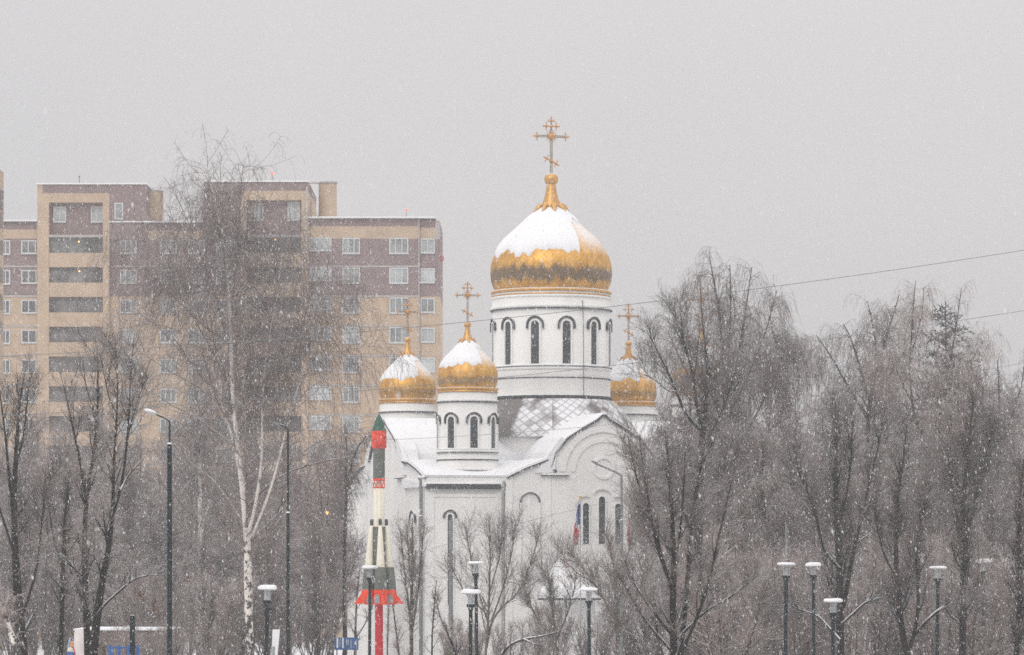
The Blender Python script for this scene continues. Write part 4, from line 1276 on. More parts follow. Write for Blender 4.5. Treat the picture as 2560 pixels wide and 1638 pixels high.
def tubes_mesh(name, parts, m):
    """parts = [(P (N,K,3), R (N,K), sides)] -> one mesh"""
    VS, FS, off = [], [], 0
    for P_, R_, S_ in parts:
        N, K_ = P_.shape[:2]
        T = np.empty_like(P_)
        T[:, 1:-1] = P_[:, 2:] - P_[:, :-2]; T[:, 0] = P_[:, 1]-P_[:, 0]; T[:, -1] = P_[:, -1]-P_[:, -2]
        T = nrm(T)
        ref = np.zeros((N, 1, 3)); ref[..., 0] = 0.36; ref[..., 1] = 0.93
        ref = ref + np.zeros_like(T)
        U = nrm(np.cross(T, ref)); W = np.cross(T, U)
        an = 2*np.pi*np.arange(S_)/S_ + 0.4
        V = P_[:, :, None, :] + (U[:, :, None, :]*np.cos(an)[None, None, :, None] + W[:, :, None, :]*np.sin(an)[None, None, :, None])*R_[:, :, None, None]
        VS.append(V.reshape(-1, 3))
        base = (np.arange(N)*K_*S_)[:, None, None] + (np.arange(K_-1)*S_)[None, :, None] + np.arange(S_)[None, None, :]
        nx = (np.arange(N)*K_*S_)[:, None, None] + (np.arange(K_-1)*S_)[None, :, None] + ((np.arange(S_)+1) % S_)[None, None, :]
        q = np.stack([base, nx, nx+S_, base+S_], -1).reshape(-1, 4) + off
        FS.append(q); off += N*K_*S_
    V = np.concatenate(VS).astype(np.float32); Fq = np.concatenate(FS).astype(np.int32)
    return quads_mesh(name, V, Fq, m)

def quads_mesh(name, V, Fq, m, smooth=True):
    me = bpy.data.meshes.new(name)
    k = Fq.shape[1]
    me.vertices.add(len(V)); me.vertices.foreach_set("co", np.ascontiguousarray(V, dtype=np.float32).ravel())
    me.loops.add(Fq.size); me.loops.foreach_set("vertex_index", np.ascontiguousarray(Fq, dtype=np.int32).ravel())
    me.polygons.add(len(Fq)); me.polygons.foreach_set("loop_start", np.arange(0, Fq.size, k, dtype=np.int32))
    me.polygons.foreach_set("use_smooth", np.full(len(Fq), smooth, dtype=bool))
    me.materials.append(m)
    me.update(calc_edges=True)
    return me

def resample(pts, rad, K_):
    pts = np.array(pts, float); rad = np.array(rad, float)
    s = np.concatenate([[0], np.cumsum(np.linalg.norm(np.diff(pts, axis=0), axis=1))])
    t = np.linspace(0, s[-1], K_)
    out = np.stack([np.interp(t, s, pts[:, i]) for i in range(3)], 1)
    for _ in range(2):                     # soften the corners
        out[1:-1] = out[1:-1]*0.5 + (out[:-2]+out[2:])*0.25
    return out, np.interp(t, s, rad)

def px_stems(stems, D, base, seed, sway=0.5, K_=18):
    """trunk and limb lines read off the photograph, given real distance, thickness and depth wander"""
    rg = np.random.default_rng(seed)
    Ps, Rs = [], []
    for st in stems:
        depth = np.cumsum(rg.normal(0, sway*0.4, len(st))) + (rg.normal(0, sway) if st is not stems[0] else 0)*np.linspace(0, 1, len(st))
        depth[0] = 0
        pts = []
        for (x, y, w), dd in zip(st, depth):
            p = P(x, y, D) - base; p[1] += dd
            pts.append(p)
        a, r = resample(pts, [max(w, 1.2)/2/F*D for _, _, w in st], K_)
        Ps.append(a); Rs.append(r)
    return np.stack(Ps), np.stack(Rs)

def auto_stems(seed, H, kind, K_=16):
    rg = np.random.default_rng(seed)
    Ps, Rs = [], []
    ns = {'birch': 1, 'linden': int(rg.integers(2, 5)), 'ash': 2, 'shrub': int(rg.integers(7, 12)), 'poplar': 3}[kind]
    for i in range(ns):
        h = H*(1 if i == 0 else rg.uniform(0.72, 0.98))
        a = rg.uniform(0, 2*math.pi)
        sp = {'birch': 0.04, 'linden': 0.15, 'ash': 0.10, 'shrub': 0.34, 'poplar': 0.05}[kind]*h*(0.3 if i == 0 else rg.uniform(0.6, 1.2))
        f = np.linspace(0, 1, 7)
        z0 = 0 if kind in ('shrub', 'poplar') else (0 if i == 0 else h*rg.uniform(0.15, 0.4))
        wob = np.cumsum(rg.normal(0, 0.008*h, (7, 2)), axis=0); wob -= wob[0]
        x = sp*np.sin(a)*f**0.8 + wob[:, 0]; y = sp*np.cos(a)*f**0.8 + wob[:, 1]
        z = z0 + (h-z0)*f
        if i > 0 and z0 > 0:
            k0 = z0/h*6
            x += np.interp(k0, np.arange(7), Ps[0][np.linspace(0, K_-1, 7).astype(int), 0]) - x[0]
            y += np.interp(k0, np.arange(7), Ps[0][np.linspace(0, K_-1, 7).astype(int), 1]) - y[0]
        r0 = {'birch': 0.0125, 'linden': 0.012, 'ash': 0.012, 'shrub': 0.006, 'poplar': 0.010}[kind]*H*(1 if i == 0 else 0.6)
        rr = r0*(1-f)**0.9 + 0.012
        p_, r_ = resample(np.stack([x, y, z], 1), rr, K_)
        Ps.append(p_); Rs.append(r_)
    return np.stack(Ps), np.stack(Rs)

def grow(seed, kind, H, stems=None, n1=40, n2=350, n3=5000, rtw=0.008, l1=1.0, l3=1.0, t0=0.25, droop=1.0):
    """trunk and limbs, crown (twigs) as two meshes"""
    rg = np.random.default_rng(seed)
    Ps, Rs = stems
    top = Ps[..., 2].max()
    if kind == 'birch':
        L1f = lambda t, S, ln, u: l1*H*0.23*u*np.clip(1.9*(1.0 - S[:, 2]/top) + 0.07, 0.08, 1)
        A, RA = sprout(rg, Ps, Rs, n1, t0, 0.98, (28, 58), L1f, 8, 0.09, np.array([0, 0, 0.03]), 0.5, rtw*1.5, 0.09, up=0.3)
        # outer halves arch over
        A[:, 5:, 2] -= (np.arange(1, A.shape[1]-4)**1.5*0.012*H/10)[None, :]*min(droop, 0.9)
        B, RB = sprout(rg, np.concatenate([A, resK(Ps, 9)]), np.concatenate([RA, resR(Rs, 9)]), n2, 0.22, 1.0, (30, 70), lambda t, S, ln, u: l1*H*0.075*u, 6, 0.12, np.array([0, 0, -0.05*droop]), 0.55, rtw*1.2, 0.03)
        C, RC = sprout(rg, np.concatenate([B, resK(A[:, 3:], 7)]), np.concatenate([RB, resR(RA[:, 3:], 7)]), n3, 0.1, 1.0, (25, 75), lambda t, S, ln, u: l3*H*0.062*u**1.6*np.clip(0.5 + 2.4*(1 - S[:, 2]/top), 0.55, 1), 6, 0.055, np.array([0, 0, -0.42*droop]), 0.5, rtw*0.75, rtw)
        E, RE = sprout(rg, C, RC, n3//2, 0.1, 0.8, (15, 45), lambda t, S, ln, u: ln*0.5*u, 3, 0.06, np.array([0, 0, -0.4*droop]), 0.8, rtw*0.6, rtw*0.8)
        return [(Ps, Rs, 10), (A, RA, 6)], [(B, RB, 4), (C, RC, 3), (E, RE, 3)]
    if kind in ('linden', 'ash', 'poplar'):
        asc = {'linden': (22, 50), 'ash': (20, 42), 'poplar': (10, 25)}[kind]
        l1k = {'linden': 0.24, 'ash': 0.20, 'poplar': 0.16}[kind]
        L1f = lambda t, S, ln, u: l1*H*l1k*u*np.clip(1.15 - 0.75*t, 0.25, 1)
        A, RA = sprout(rg, Ps, Rs, n1, t0, 0.97, asc, L1f, 7, 0.08, np.array([0, 0, 0.06]), 0.5, rtw*1.5, 0.10)
        B, RB = sprout(rg, np.concatenate([A, resK(Ps[:, 5:], 8)]), np.concatenate([RA, resR(Rs[:, 5:], 8)]), n2, 0.15, 1.0, (25, 55), lambda t, S, ln, u: l1*H*0.085*u, 5, 0.10, np.array([0, 0, 0.05]), 0.55, rtw*1.2, 0.035)
        C, RC = sprout(rg, np.concatenate([B, resK(A[:, 2:], 6)]), np.concatenate([RB, resR(RA[:, 2:], 6)]), n3, 0.1, 1.0, (20, 60), lambda t, S, ln, u: l3*H*0.046*u, 3, 0.10, np.array([0, 0, 0.04]), 0.5, rtw*0.75, rtw)
        E, RE = sprout(rg, C, RC, n3, 0.15, 0.95, (20, 60), lambda t, S, ln, u: ln*0.5*u, 2, 0.12, np.array([0, 0, 0.02]), 0.8, rtw*0.6, rtw*0.8)
        return [(Ps, Rs, 10), (A, RA, 6)], [(B, RB, 4), (C, RC, 3), (E, RE, 3)]
    if kind == 'shrub':
        L1f = lambda t, S, ln, u: l1*H*0.26*u*np.clip(1.1 - 0.6*t, 0.3, 1)
        A, RA = sprout(rg, Ps, Rs, n1, t0, 0.95, (15, 40), L1f, 6, 0.08, np.array([0, 0, 0.07]), 0.6, rtw*1.4, 0.05)
        B, RB = sprout(rg, np.concatenate([A, resK(Ps[:, 4:], 7)]), np.concatenate([RA, resR(Rs[:, 4:], 7)]), n2, 0.1, 1.0, (18, 50), lambda t, S, ln, u: l1*H*0.13*u, 5, 0.09, np.array([0, 0, 0.06]), 0.6, rtw*1.1, 0.02)
        C, RC = sprout(rg, np.concatenate([B, resK(A, 6)]), np.concatenate([RB, resR(RA, 6)]), n3, 0.1, 1.0, (18, 55), lambda t, S, ln, u: l3*H*0.075*u, 3, 0.10, np.array([0, 0, 0.05]), 0.6, rtw*0.7, rtw)
        return [(Ps, Rs, 8), (A, RA, 5)], [(B, RB, 4), (C, RC, 3)]

def resK(P_, K_):
    n = P_.shape[1]; idx = np.linspace(0, n-1, K_); i = np.minimum(idx.astype(int), n-2); f = (idx-i)[None, :, None]
    return P_[:, i]*(1-f) + P_[:, i+1]*f
def resR(R_, K_):
    n = R_.shape[1]; idx = np.linspace(0, n-1, K_); i = np.minimum(idx.astype(int), n-2); f = (idx-i)[None, :]
    return R_[:, i]*(1-f) + R_[:, i+1]*f

def place_tree(name, base, limbs_me, crown_me, label, cat, group=None, rz=0.0, s=(1, 1, 1)):
    t = empty(name, base, label, cat, group)
    t.rotation_euler = (0, 0, rz); t.scale = s
    link("trunk", limbs_me, t); link("crown", crown_me, t)
    return t

def leaves(parent, pts, n, seed, spread):
    rg = np.random.default_rng(seed)
    c = np.array(pts)[rg.integers(0, len(pts), n)] + rg.normal(0, spread, (n, 3))*np.array([0.7, 0.7, 1.0])
    a = nrm(rg.normal(size=(n, 3)) + [0, 0, -1.0])*rg.uniform(0.05, 0.11, (n, 1)); b_ = nrm(np.cross(a, rg.normal(size=(n, 3))))*0.035
    fold = nrm(np.cross(a, b_))*0.015
    V = np.stack([c, c + a*0.5 + b_ + fold, c + a, c + a*0.5 - b_ + fold], 1).reshape(-1, 3)
    me = quads_mesh("dry_leaves", V, np.arange(4*n).reshape(-1, 4), M['leaf'], False)
    return link("dry_leaves", me, parent)

TREES = 0
def photo_tree(name, kind, D, stems, seed, label, cat="tree", bark='bark', tw='twig', group=None, sway=0.5, lf=None, dark_limbs=False, **kw):
    x0 = stems[0][0][0]
    base = P(x0, 0, D); base[2] = 0
    zb = YH + EYE*F/D                       # run the trunk down to the ground
    st = [list(s) for s in stems]
    x, y, w = st[0][0]
    if y < zb: st[0].insert(0, (x, zb + 3, w*1.15))
    Ps, Rs = px_stems(st, D, base, seed, sway)
    H = Ps[..., 2].max()
    limbs, crown = grow(seed, kind, H, (Ps, Rs), **kw)
    if bark == 'birch':                # only the main stems are white; the side limbs are dark
        (p_, r_, s_), rest = limbs[0], limbs[1:]
        limbs = [(p_[:4], r_[:4], s_)]
        crown = ([(p_[4:], r_[4:], 6)] if len(p_) > 4 else []) + rest + crown
    if dark_limbs: limbs, crown = limbs + crown[:1], crown[1:]
    t = place_tree(name, base, tubes_mesh("trunk", limbs, M[bark]), tubes_mesh("crown", crown, M[tw]), label, cat, group)
    if lf:
        leaves(t, [P(a, b_, D) - base for a, b_ in lf[0]], lf[1], seed, lf[2])
    return t

# the big birch in front of the apartment block
photo_tree("birch_tree", 'birch', 200, [
 [(628,1730,24.6),(620,1560,21.1),(618,1420,19.4),(620,1330,17.6),(607,1230,15.0),(593,1120,12.3),(582,1000,10.6),(578,850,9.7),(574,720,7.9),(566,610,5.7),(545,500,4.0),(515,415,2.5),(494,372,1.2)],
 [(602,1200,7.9),(586,1120,7.0),(566,1050,6.2),(545,995,5.3),(532,930,4.4),(510,830,3.5),(470,730,2.6),(430,640,1.8)],
 [(622,1330,9.7),(640,1265,7.9),(652,1180,7.0),(658,1080,6.2),(652,1010,5.3),(664,900,4.0),(682,790,3.0),(700,690,1.8)],
 [(628,1345,7.0),(668,1250,6.6),(692,1170,6.2),(715,1070,5.3),(724,1030,4.4),(745,960,3.3),(780,860,2.3),(800,790,1.4)],
 [(576,800,4.4),(588,680,3.5),(598,560,2.6),(606,450,1.8),(612,415,1.1)],
 [(578,900,4.4),(545,760,3.5),(495,620,2.6),(455,520,1.8),(425,468,1.1)],
 [(580,980,3.5),(510,840,3.0),(440,720,2.3),(395,620,1.6)],
 [(584,1040,3.5),(480,910,2.8),(390,810,2.1),(330,730,1.4)],
 [(658,1080,3.5),(720,930,2.8),(760,800,2.1),(785,700,1.4)],
 [(576,760,3.5),(632,670,2.6),(672,600,1.9),(690,570,1.2)]],
 21, "tall weeping birch with a forked pale trunk in front of the brick apartment block", bark='birch', tw='twig_birch', n1=160, n2=1300, n3=12500, rtw=0.0100, l1=0.98, l3=1.05, t0=0.24, sway=0.8, droop=1.2)
# second, slimmer birch
photo_tree("birch_tree", 'birch', 225, [
 [(497,1700,17),(500,1560,14),(503,1480,13),(500,1400,12),(505,1300,11),(500,1200,9),(506,1120,7),(497,1000,5),(482,920,3.5),(465,850,2)],
 [(505,1320,6),(530,1220,5),(545,1130,4),(555,1060,2.5)]],
 22, "slimmer brownish birch with dark-patched trunk just left of the big birch", bark='birch', n1=45, n2=420, n3=4500, rtw=0.010, l1=0.8, t0=0.3)
# dark foreground trees on the left
photo_tree("linden_tree", 'linden', 150, [
 [(60,1700,34),(53,1615,30),(46,1520,24),(42,1448,20),(36,1370,17),(33,1281,14),(34,1170,12),(40,1080,9),(44,1003,6),(50,950,4),(57,915,2)],
 [(33,1290,8),(22,1180,7),(15,1100,5),(6,1000,3),(-4,930,2)],
 [(56,1540,8),(82,1470,7),(100,1400,6),(106,1340,5),(112,1281,4),(122,1220,3),(150,1181,2)],
 [(40,1400,7),(15,1310,6),(-8,1240,5),(-25,1150,3)],
 [(36,1180,5),(60,1100,4),(70,1010,3),(76,950,2)]],
 31, "dark-trunked bare tree at the left edge with a forked thin leader", bark='bark', tw='twig_mid', dark_limbs=True, n1=46, n2=300, n3=1500, rtw=0.0085, l1=0.5, t0=0.22)
photo_tree("linden_tree", 'linden', 152, [
 [(150,1700,12),(151,1600,11),(152,1500,11),(157,1400,10),(160,1310,8),(167,1230,5),(172,1170,3)],
 [(155,1420,5),(135,1340,4),(125,1270,3),(118,1220,2)]],
 32, "short slim dark tree between the edge tree and the tall forked tree", bark='bark', tw='twig_mid', dark_limbs=True, n1=30, n2=180, n3=900, rtw=0.0085, l1=0.5, t0=0.25)
photo_tree("linden_tree", 'linden', 148, [
 [(222,1720,20),(218,1600,17),(212,1476,15),(211,1390,13),(212,1309,12),(214,1231,10),(228,1170,8),(236,1110,7),(242,1047,6),(243,980,4.5),(245,915,3),(240,865,1.5)],
 [(214,1235,9),(206,1190,7),(200,1142,6.5),(188,1090,5),(178,1042,4),(169,1005,3),(160,960,2),(150,930,1.2)],
 [(212,1480,6),(190,1420,5),(168,1395,4),(150,1380,3),(110,1395,2)],
 [(242,1050,4),(228,1010,3),(212,960,2.4),(205,900,1.6)]],
 33, "tall dark bare tree with an upright double leader left of the street light", bark='bark', tw='twig', dark_limbs=True, n1=44, n2=300, n3=1500, rtw=0.0085, l1=0.48, t0=0.25)
photo_tree("linden_tree", 'linden', 146, [
 [(225,1700,26),(234,1604,22),(243,1520,19),(250,1448,17),(262,1400,15),(273,1365,14),(279,1320,12),(281,1281,10),(279,1230,8),(278,1170,7),(284,1100,6),(290,1030,5),(293,947,3.5),(291,880,2),(287,840,1.2)],
 [(281,1290,9),(292,1255,8),(301,1225,7.5),(309,1170,6.5),(315,1114,6),(320,1040,5),(323,975,4),(326,891,2.6),(332,830,1.4)],
 [(301,1225,5),(315,1190,4.5),(335,1168,3.5),(356,1142,2)],
 [(245,1535,7),(262,1510,6.5),(300,1478,6),(334,1448,5),(360,1440,4),(400,1437,2.5)],
 [(315,1110,4),(330,1060,3.4),(345,1010,2.6),(362,960,1.6)],
 [(290,1030,4),(270,990,3),(258,930,2.2),(246,880,1.4)]],
 34, "tall dark tree with leaning forked trunk and a few brown leaves, nearest the street light", bark='bark', tw='twig', dark_limbs=True, n1=52, n2=340, n3=1700, rtw=0.0085, l1=0.48, t0=0.25,
 lf=([(353,1488),(358,1500),(350,1480),(387,1518),(389,1528),(385,1508),(470,1450)], 120, 0.10))
photo_tree("birch_tree", 'birch', 140, [
 [(62,1700,22),(47,1640,20),(30,1600,17),(10,1550,14),(-12,1480,11),(-40,1380,7),(-60,1280,4)]],
 35, "leaning pale trunk cutting across the bottom left corner", bark='birch', n1=14, n2=90, n3=700, rtw=0.008, l1=0.7, t0=0.5)

# right-hand trees
photo_tree("birch_tree", 'birch', 215, [
 [(1822,1720,20),(1816,1400,16),(1815,1100,13),(1812,950,10),(1803,820,7),(1790,720,4.5),(1778,660,2.5),(1772,642,1.3)],
 [(1815,1080,9),(1780,980,7),(1762,880,5),(1752,770,3.6),(1748,690,2)],
 [(1814,1020,8),(1845,900,6),(1862,800,4.4),(1872,720,3),(1880,668,1.6)],
 [(1814,960,6),(1826,840,5),(1828,740,3.5),(1826,660,1.8)],
 [(1815,1060,7),(1870,940,5),(1912,840,3.6),(1935,760,2.4),(1943,724,1.4)],
 [(1815,1180,7),(1890,1040,5),(1945,930,3.6),(1972,850,2)],
 [(1815,1120,7),(1750,1000,5),(1700,900,3.6),(1668,830,2)]],
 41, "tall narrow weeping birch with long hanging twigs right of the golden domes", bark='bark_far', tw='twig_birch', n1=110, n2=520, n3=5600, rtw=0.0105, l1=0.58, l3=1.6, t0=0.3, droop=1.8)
photo_tree("linden_tree", 'linden', 190, [
 [(1740,1740,24),(1745,1400,20),(1752,1200,17),(1751,1071,14),(1765,1031,9),(1771,971,7),(1764,880,4),(1757,830,2)],
 [(1751,1075,10),(1716,1040,9),(1692,979,7),(1672,930,5.5),(1652,891,4.5),(1634,855,3),(1618,825,1.6)],
 [(1751,1060,9),(1738,1000,8),(1734,939,7),(1720,895,5.5),(1708,863,4.5),(1703,810,3),(1700,755,1.5)],
 [(1750,1130,7),(1790,1060,6),(1820,990,4.5),(1838,930,2.5)],
 [(1692,979,4),(1668,975,3.4),(1640,950,2.6),(1612,935,1.6)]],
 42, "dark three-armed bare tree in front of the weeping birch, right of the church", bark='bark', tw='twig_mid', dark_limbs=True, n1=48, n2=420, n3=2800, rtw=0.009, l1=0.5, t0=0.35)
photo_tree("linden_tree", 'ash', 138, [
 [(1688,1760,22),(1686,1630,19),(1680,1539,17),(1684,1419,14),(1680,1300,11),(1676,1220,8),(1668,1140,5),(1662,1080,2)],
 [(1690,1640,14),(1712,1580,12),(1720,1419,9),(1736,1260,7),(1752,1170,4),(1764,1100,2)],
 [(1700,1640,10),(1735,1560,9),(1765,1480,8),(1791,1359,6),(1812,1270,4),(1830,1190,2)],
 [(1682,1480,9),(1660,1420,8),(1640,1370,7),(1620,1260,5),(1604,1160,3),(1596,1090,1.6)],
 [(1684,1430,7),(1700,1330,6),(1708,1220,4.5),(1712,1130,2.4)],
 [(1690,1600,9),(1640,1540,7),(1590,1470,5),(1560,1400,3)],
 [(1684,1500,8),(1640,1340,6),(1590,1200,4.4),(1568,1090,2)],
 [(1690,1640,9),(1620,1560,6),(1570,1480,4.5),(1540,1420,2.4)],
 [(1690,1600,8),(1760,1530,6.5),(1830,1490,5),(1890,1440,3)]],
 43, "dense broom-shaped dark tree fanning out from the bottom edge right of the church", bark='bark', tw='twig', n1=120, n2=900, n3=5000, rtw=0.0075, l1=0.62, t0=0.2)
photo_tree("linden_tree", 'ash', 165, [
 [(2104,1720,20),(2102,1499,17),(2098,1339,15),(2090,1220,12),(2097,1140,8),(2094,1060,5),(2090,1000,2)],
 [(2108,1520,12),(2118,1459,11),(2138,1359,9),(2155,1290,7.5),(2170,1220,6),(2185,1160,4.5),(2198,1110,3),(2206,1050,1.6)],
 [(2098,1420,8),(2058,1379,7),(2046,1320,6.5),(2035,1267,6),(2012,1220,4.5),(1995,1188,3.5),(1980,1110,1.8)],
 [(2100,1300,7),(2120,1220,6),(2128,1130,4.5),(2132,1050,2.5)],
 [(2104,1560,7),(2170,1500,6.5),(2240,1490,5),(2300,1480,2.5)],
 [(2100,1600,8),(2050,1540,6),(1990,1520,4),(1950,1500,2)]],
 44, "many-stemmed dark tree rising behind the lowest park lamp", bark='bark', tw='twig_mid', dark_limbs=True, n1=90, n2=700, n3=3800, rtw=0.0085, l1=0.62, t0=0.25)
photo_tree("linden_tree", 'ash', 155, [
 [(2275,1720,19),(2266,1634,17),(2250,1560,15),(2246,1499,13),(2240,1400,12),(2238,1300,10),(2250,1210,7),(2262,1130,4),(2268,1060,2)],
 [(2268,1640,10),(2290,1570,9),(2296,1480,8),(2286,1390,6.5),(2300,1300,5),(2320,1220,2.5)],
 [(2244,1450,6),(2210,1390,5),(2190,1310,4),(2180,1240,2)],
 [(2285,1590,9),(2320,1545,8),(2350,1520,7),(2395,1500,4),(2440,1470,2)]],
 45, "dark twin-trunked tree left of the lone far-right lamp, with a long snowy side branch", bark='bark', tw='twig_mid', dark_limbs=True, n1=76, n2=600, n3=3200, rtw=0.008, l1=0.6, t0=0.25)
photo_tree("linden_tree", 'ash', 170, [
 [(2405,1720,19),(2408,1600,17),(2408,1500,16),(2410,1379,14),(2406,1220,11),(2421,1120,7),(2428,1040,4),(2430,980,2)],
 [(2410,1390,9),(2430,1290,7.5),(2448,1200,6),(2470,1120,4),(2486,1050,2)],
 [(2408,1330,8),(2385,1250,6),(2376,1170,4.5),(2370,1100,2.4)]],
 46, "straight thick-trunked dark tree between the lone lamp and the faint half-hidden lamp", bark='bark', tw='twig_mid', dark_limbs=True, n1=76, n2=600, n3=3400, rtw=0.0085, l1=0.6, t0=0.25)
photo_tree("linden_tree", 'ash', 150, [
 [(2535,1720,17),(2537,1634,15),(2545,1459,12),(2536,1370,10),(2533,1319,8),(2540,1220,5),(2546,1150,2.5)],
 [(2541,1500,7),(2566,1430,6),(2580,1340,4.5),(2590,1260,2)]],
 47, "slender dark tree at the right edge of the picture", bark='bark', tw='twig_mid', dark_limbs=True, n1=56, n2=440, n3=2600, rtw=0.008, l1=0.6, t0=0.25)
photo_tree("birch_tree", 'birch', 232, [
 [(2150,1730,18),(2160,1300,14),(2174,979,10),(2190,920,8),(2206,879,6.5),(2224,825,4.5),(2240,770,3),(2250,735,1.5)],
 [(2172,1000,8),(2158,940,6.5),(2140,880,5),(2128,840,3.6),(2110,810,2)],
 [(2190,920,5),(2190,850,4),(2180,790,2.8),(2172,750,1.5)],
 [(2170,1050,6),(2110,950,4.5),(2070,880,3.2),(2040,840,2)],
 [(2172,1010,6),(2230,930,4.5),(2265,870,3),(2290,830,2)]],
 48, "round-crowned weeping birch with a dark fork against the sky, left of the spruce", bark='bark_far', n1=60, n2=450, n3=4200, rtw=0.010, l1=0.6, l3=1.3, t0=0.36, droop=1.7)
photo_tree("birch_tree", 'birch', 226, [
 [(2300,1730,19),(2314,1134,14),(2330,1059,11),(2350,1010,8.5),(2366,960,6.5),(2380,880,4.5),(2395,800,3),(2402,720,1.5)],
 [(2314,1120,9),(2290,1060,7.5),(2276,1000,6),(2274,900,4.5),(2284,790,3),(2292,700,1.3)],
 [(2330,1060,6),(2390,980,5),(2430,900,3.6),(2460,850,2)],
 [(2276,1000,5),(2240,920,4),(2215,870,2.6)],
 [(2280,880,3.6),(2310,780,2.6),(2316,715,1.4)]],
 49, "tall loose birch whose twigs rise around and above the spruce", bark='bark_far', n1=60, n2=420, n3=3600, rtw=0.010, l1=0.5, l3=1.3, t0=0.36, droop=1.6)
photo_tree("birch_tree", 'birch', 235, [
 [(2490,1730,17),(2492,1300,12),(2496,1100,8),(2500,980,4.5),(2494,900,2)],
 [(2494,1160,6),(2530,1050,4.5),(2556,960,3),(2566,900,1.6)],
 [(2494,1200,5),(2466,1080,3.6),(2452,980,2)]],
 50, "low weeping birch nearest the right edge, below the spruce", bark='bark_far', n1=50, n2=380, n3=3600, rtw=0.010, l1=0.55, l3=1.3, t0=0.3, droop=1.7)

# shrubs and saplings before the church
photo_tree("poplar_tree", 'poplar', 178, [
 [(1030,1700,10.5),(1028,1560,9.0),(1030,1450,6.8),(1034,1370,4.5),(1030,1310,1.9)],
 [(1030,1600,6.0),(1018,1480,4.5),(1008,1390,3.0),(1000,1320,1.5)],
 [(1030,1580,6.0),(1046,1470,4.5),(1052,1390,3.0),(1060,1310,1.5)],
 [(1029,1500,3.8),(1022,1400,3.0),(1018,1330,1.5)]],
 61, "narrow upright bare tree close to the right of the rocket", bark='bark_far', tw='twig_pale', n1=50, n2=300, n3=1500, rtw=0.008, l1=0.8, t0=0.15)
photo_tree("shrub", 'shrub', 178, [
 [(1210,1720,7.5),(1214,1625,6.8),(1221,1562,6.0),(1224,1467,4.5),(1226,1370,2.7),(1222,1300,1.2)],
 [(1216,1620,6.8),(1228,1552,6.0),(1256,1514,5.2),(1297,1483,3.8),(1330,1400,2.2),(1350,1330,1.1)],
 [(1228,1552,4.5),(1262,1460,3.8),(1280,1380,2.6),(1290,1300,1.2)],
 [(1221,1560,4.5),(1190,1460,3.8),(1172,1370,2.2),(1160,1310,1.2)],
 [(1224,1480,3.8),(1250,1390,3.0),(1256,1310,1.4)],
 [(1222,1540,3.8),(1160,1480,3.0),(1130,1420,1.5)],
 [(1297,1483,3.0),(1360,1440,2.2),(1395,1400,1.2)]],
 62, "broad fine-twigged shrubby tree in front of the church wall, behind the two overlapping lamps", cat="shrub", bark='bark_pale', tw='twig_pale', n1=80, n2=480, n3=2600, rtw=0.0075, l1=0.62, t0=0.3)
photo_tree("shrub", 'shrub', 176, [
 [(1540,1720,9.0),(1545,1600,8.2),(1538,1451,6.8),(1532,1400,4.5),(1522,1350,2.2),(1516,1320,1.2)],
 [(1542,1560,6),(1500,1480,4.5),(1465,1430,3.4),(1440,1400,2.2),(1422,1380,1.3)],
 [(1540,1500,5.2),(1560,1420,4.1),(1580,1340,2.7),(1590,1280,1.4)],
 [(1543,1580,6.0),(1580,1520,4.9),(1610,1460,3.4),(1640,1390,1.5)],
 [(1500,1460,3.0),(1452,1440,2.5),(1420,1410,1.8),(1400,1370,1.0)]],
 63, "leafless shrub with a few withered brown leaves below the church flag", cat="shrub", bark='bark_pale', tw='twig_pale', n1=70, n2=420, n3=2300, rtw=0.0075, l1=0.6, t0=0.28,
 lf=([(1401,1388),(1409,1402),(1414,1415),(1424,1438),(1465,1450),(1475,1462),(1440,1440)], 90, 0.08))
photo_tree("shrub", 'shrub', 182, [
 [(1395,1700,6.8),(1392,1600,6.0),(1380,1520,4.5),(1372,1450,3.0),(1366,1400,1.5)],
 [(1392,1600,4.5),(1420,1530,3.8),(1436,1470,2.5),(1440,1430,1.5)],
 [(1393,1620,4.5),(1350,1560,3.8),(1320,1500,2.5),(1306,1450,1.5)]],
 64, "low grey shrub under the snowy porch roof", cat="shrub", bark='bark_pale', tw='twig_pale', n1=50, n2=340, n3=1900, rtw=0.008, l1=0.7, t0=0.15)
photo_tree("sapling", 'ash', 190, [
 [(1006,1720,5.2),(998,1640,4.9),(990,1570,4.1),(983,1520,3.4),(980,1470,2.2),(976,1420,1.2)],
 [(969,1720,4.1),(968,1640,3.8),(970,1540,3.0),(968,1450,1.5)]],
 65, "thin bent sapling just right of the red mast", bark='bark_far', n1=20, n2=90, n3=420, rtw=0.008, l1=0.6, t0=0.3)
photo_tree("sapling", 'ash', 192, [
 [(886,1720,7),(888,1600,6),(891,1520,4.5),(896,1460,3),(902,1420,1.6)],
 [(890,1595,4),(912,1560,3.4),(936,1500,2)]],
 66, "thin sapling behind the blue sign, left of the red mast", bark='bark_far', n1=20, n2=90, n3=420, rtw=0.008, l1=0.6, t0=0.3)
photo_tree("sapling", 'ash', 160, [
 [(1150,1720,9),(1140,1630,8),(1128,1600,7),(1108,1560,5.5),(1098,1540,4),(1090,1500,2)],
 [(1080,1720,5),(1080,1600,4),(1086,1500,3),(1092,1450,1.6)]],
 67, "sharply leaning sapling left of the two overlapping lamps", bark='bark', n1=24, n2=120, n3=600, rtw=0.008, l1=0.7, t0=0.25)
photo_tree("fallen_tree", 'ash', 142, [
 [(1236,1720,10),(1246,1650,9),(1258,1622,8.5),(1280,1605,8),(1310,1598,7),(1364,1592,5),(1400,1580,3)],
 [(1310,1598,5),(1340,1612,4),(1370,1605,2.5)]],
 68, "low mossy branch lying sideways at the bottom edge right of the two lamps", bark='bark', n1=14, n2=60, n3=260, rtw=0.008, l1=0.5, t0=0.35)
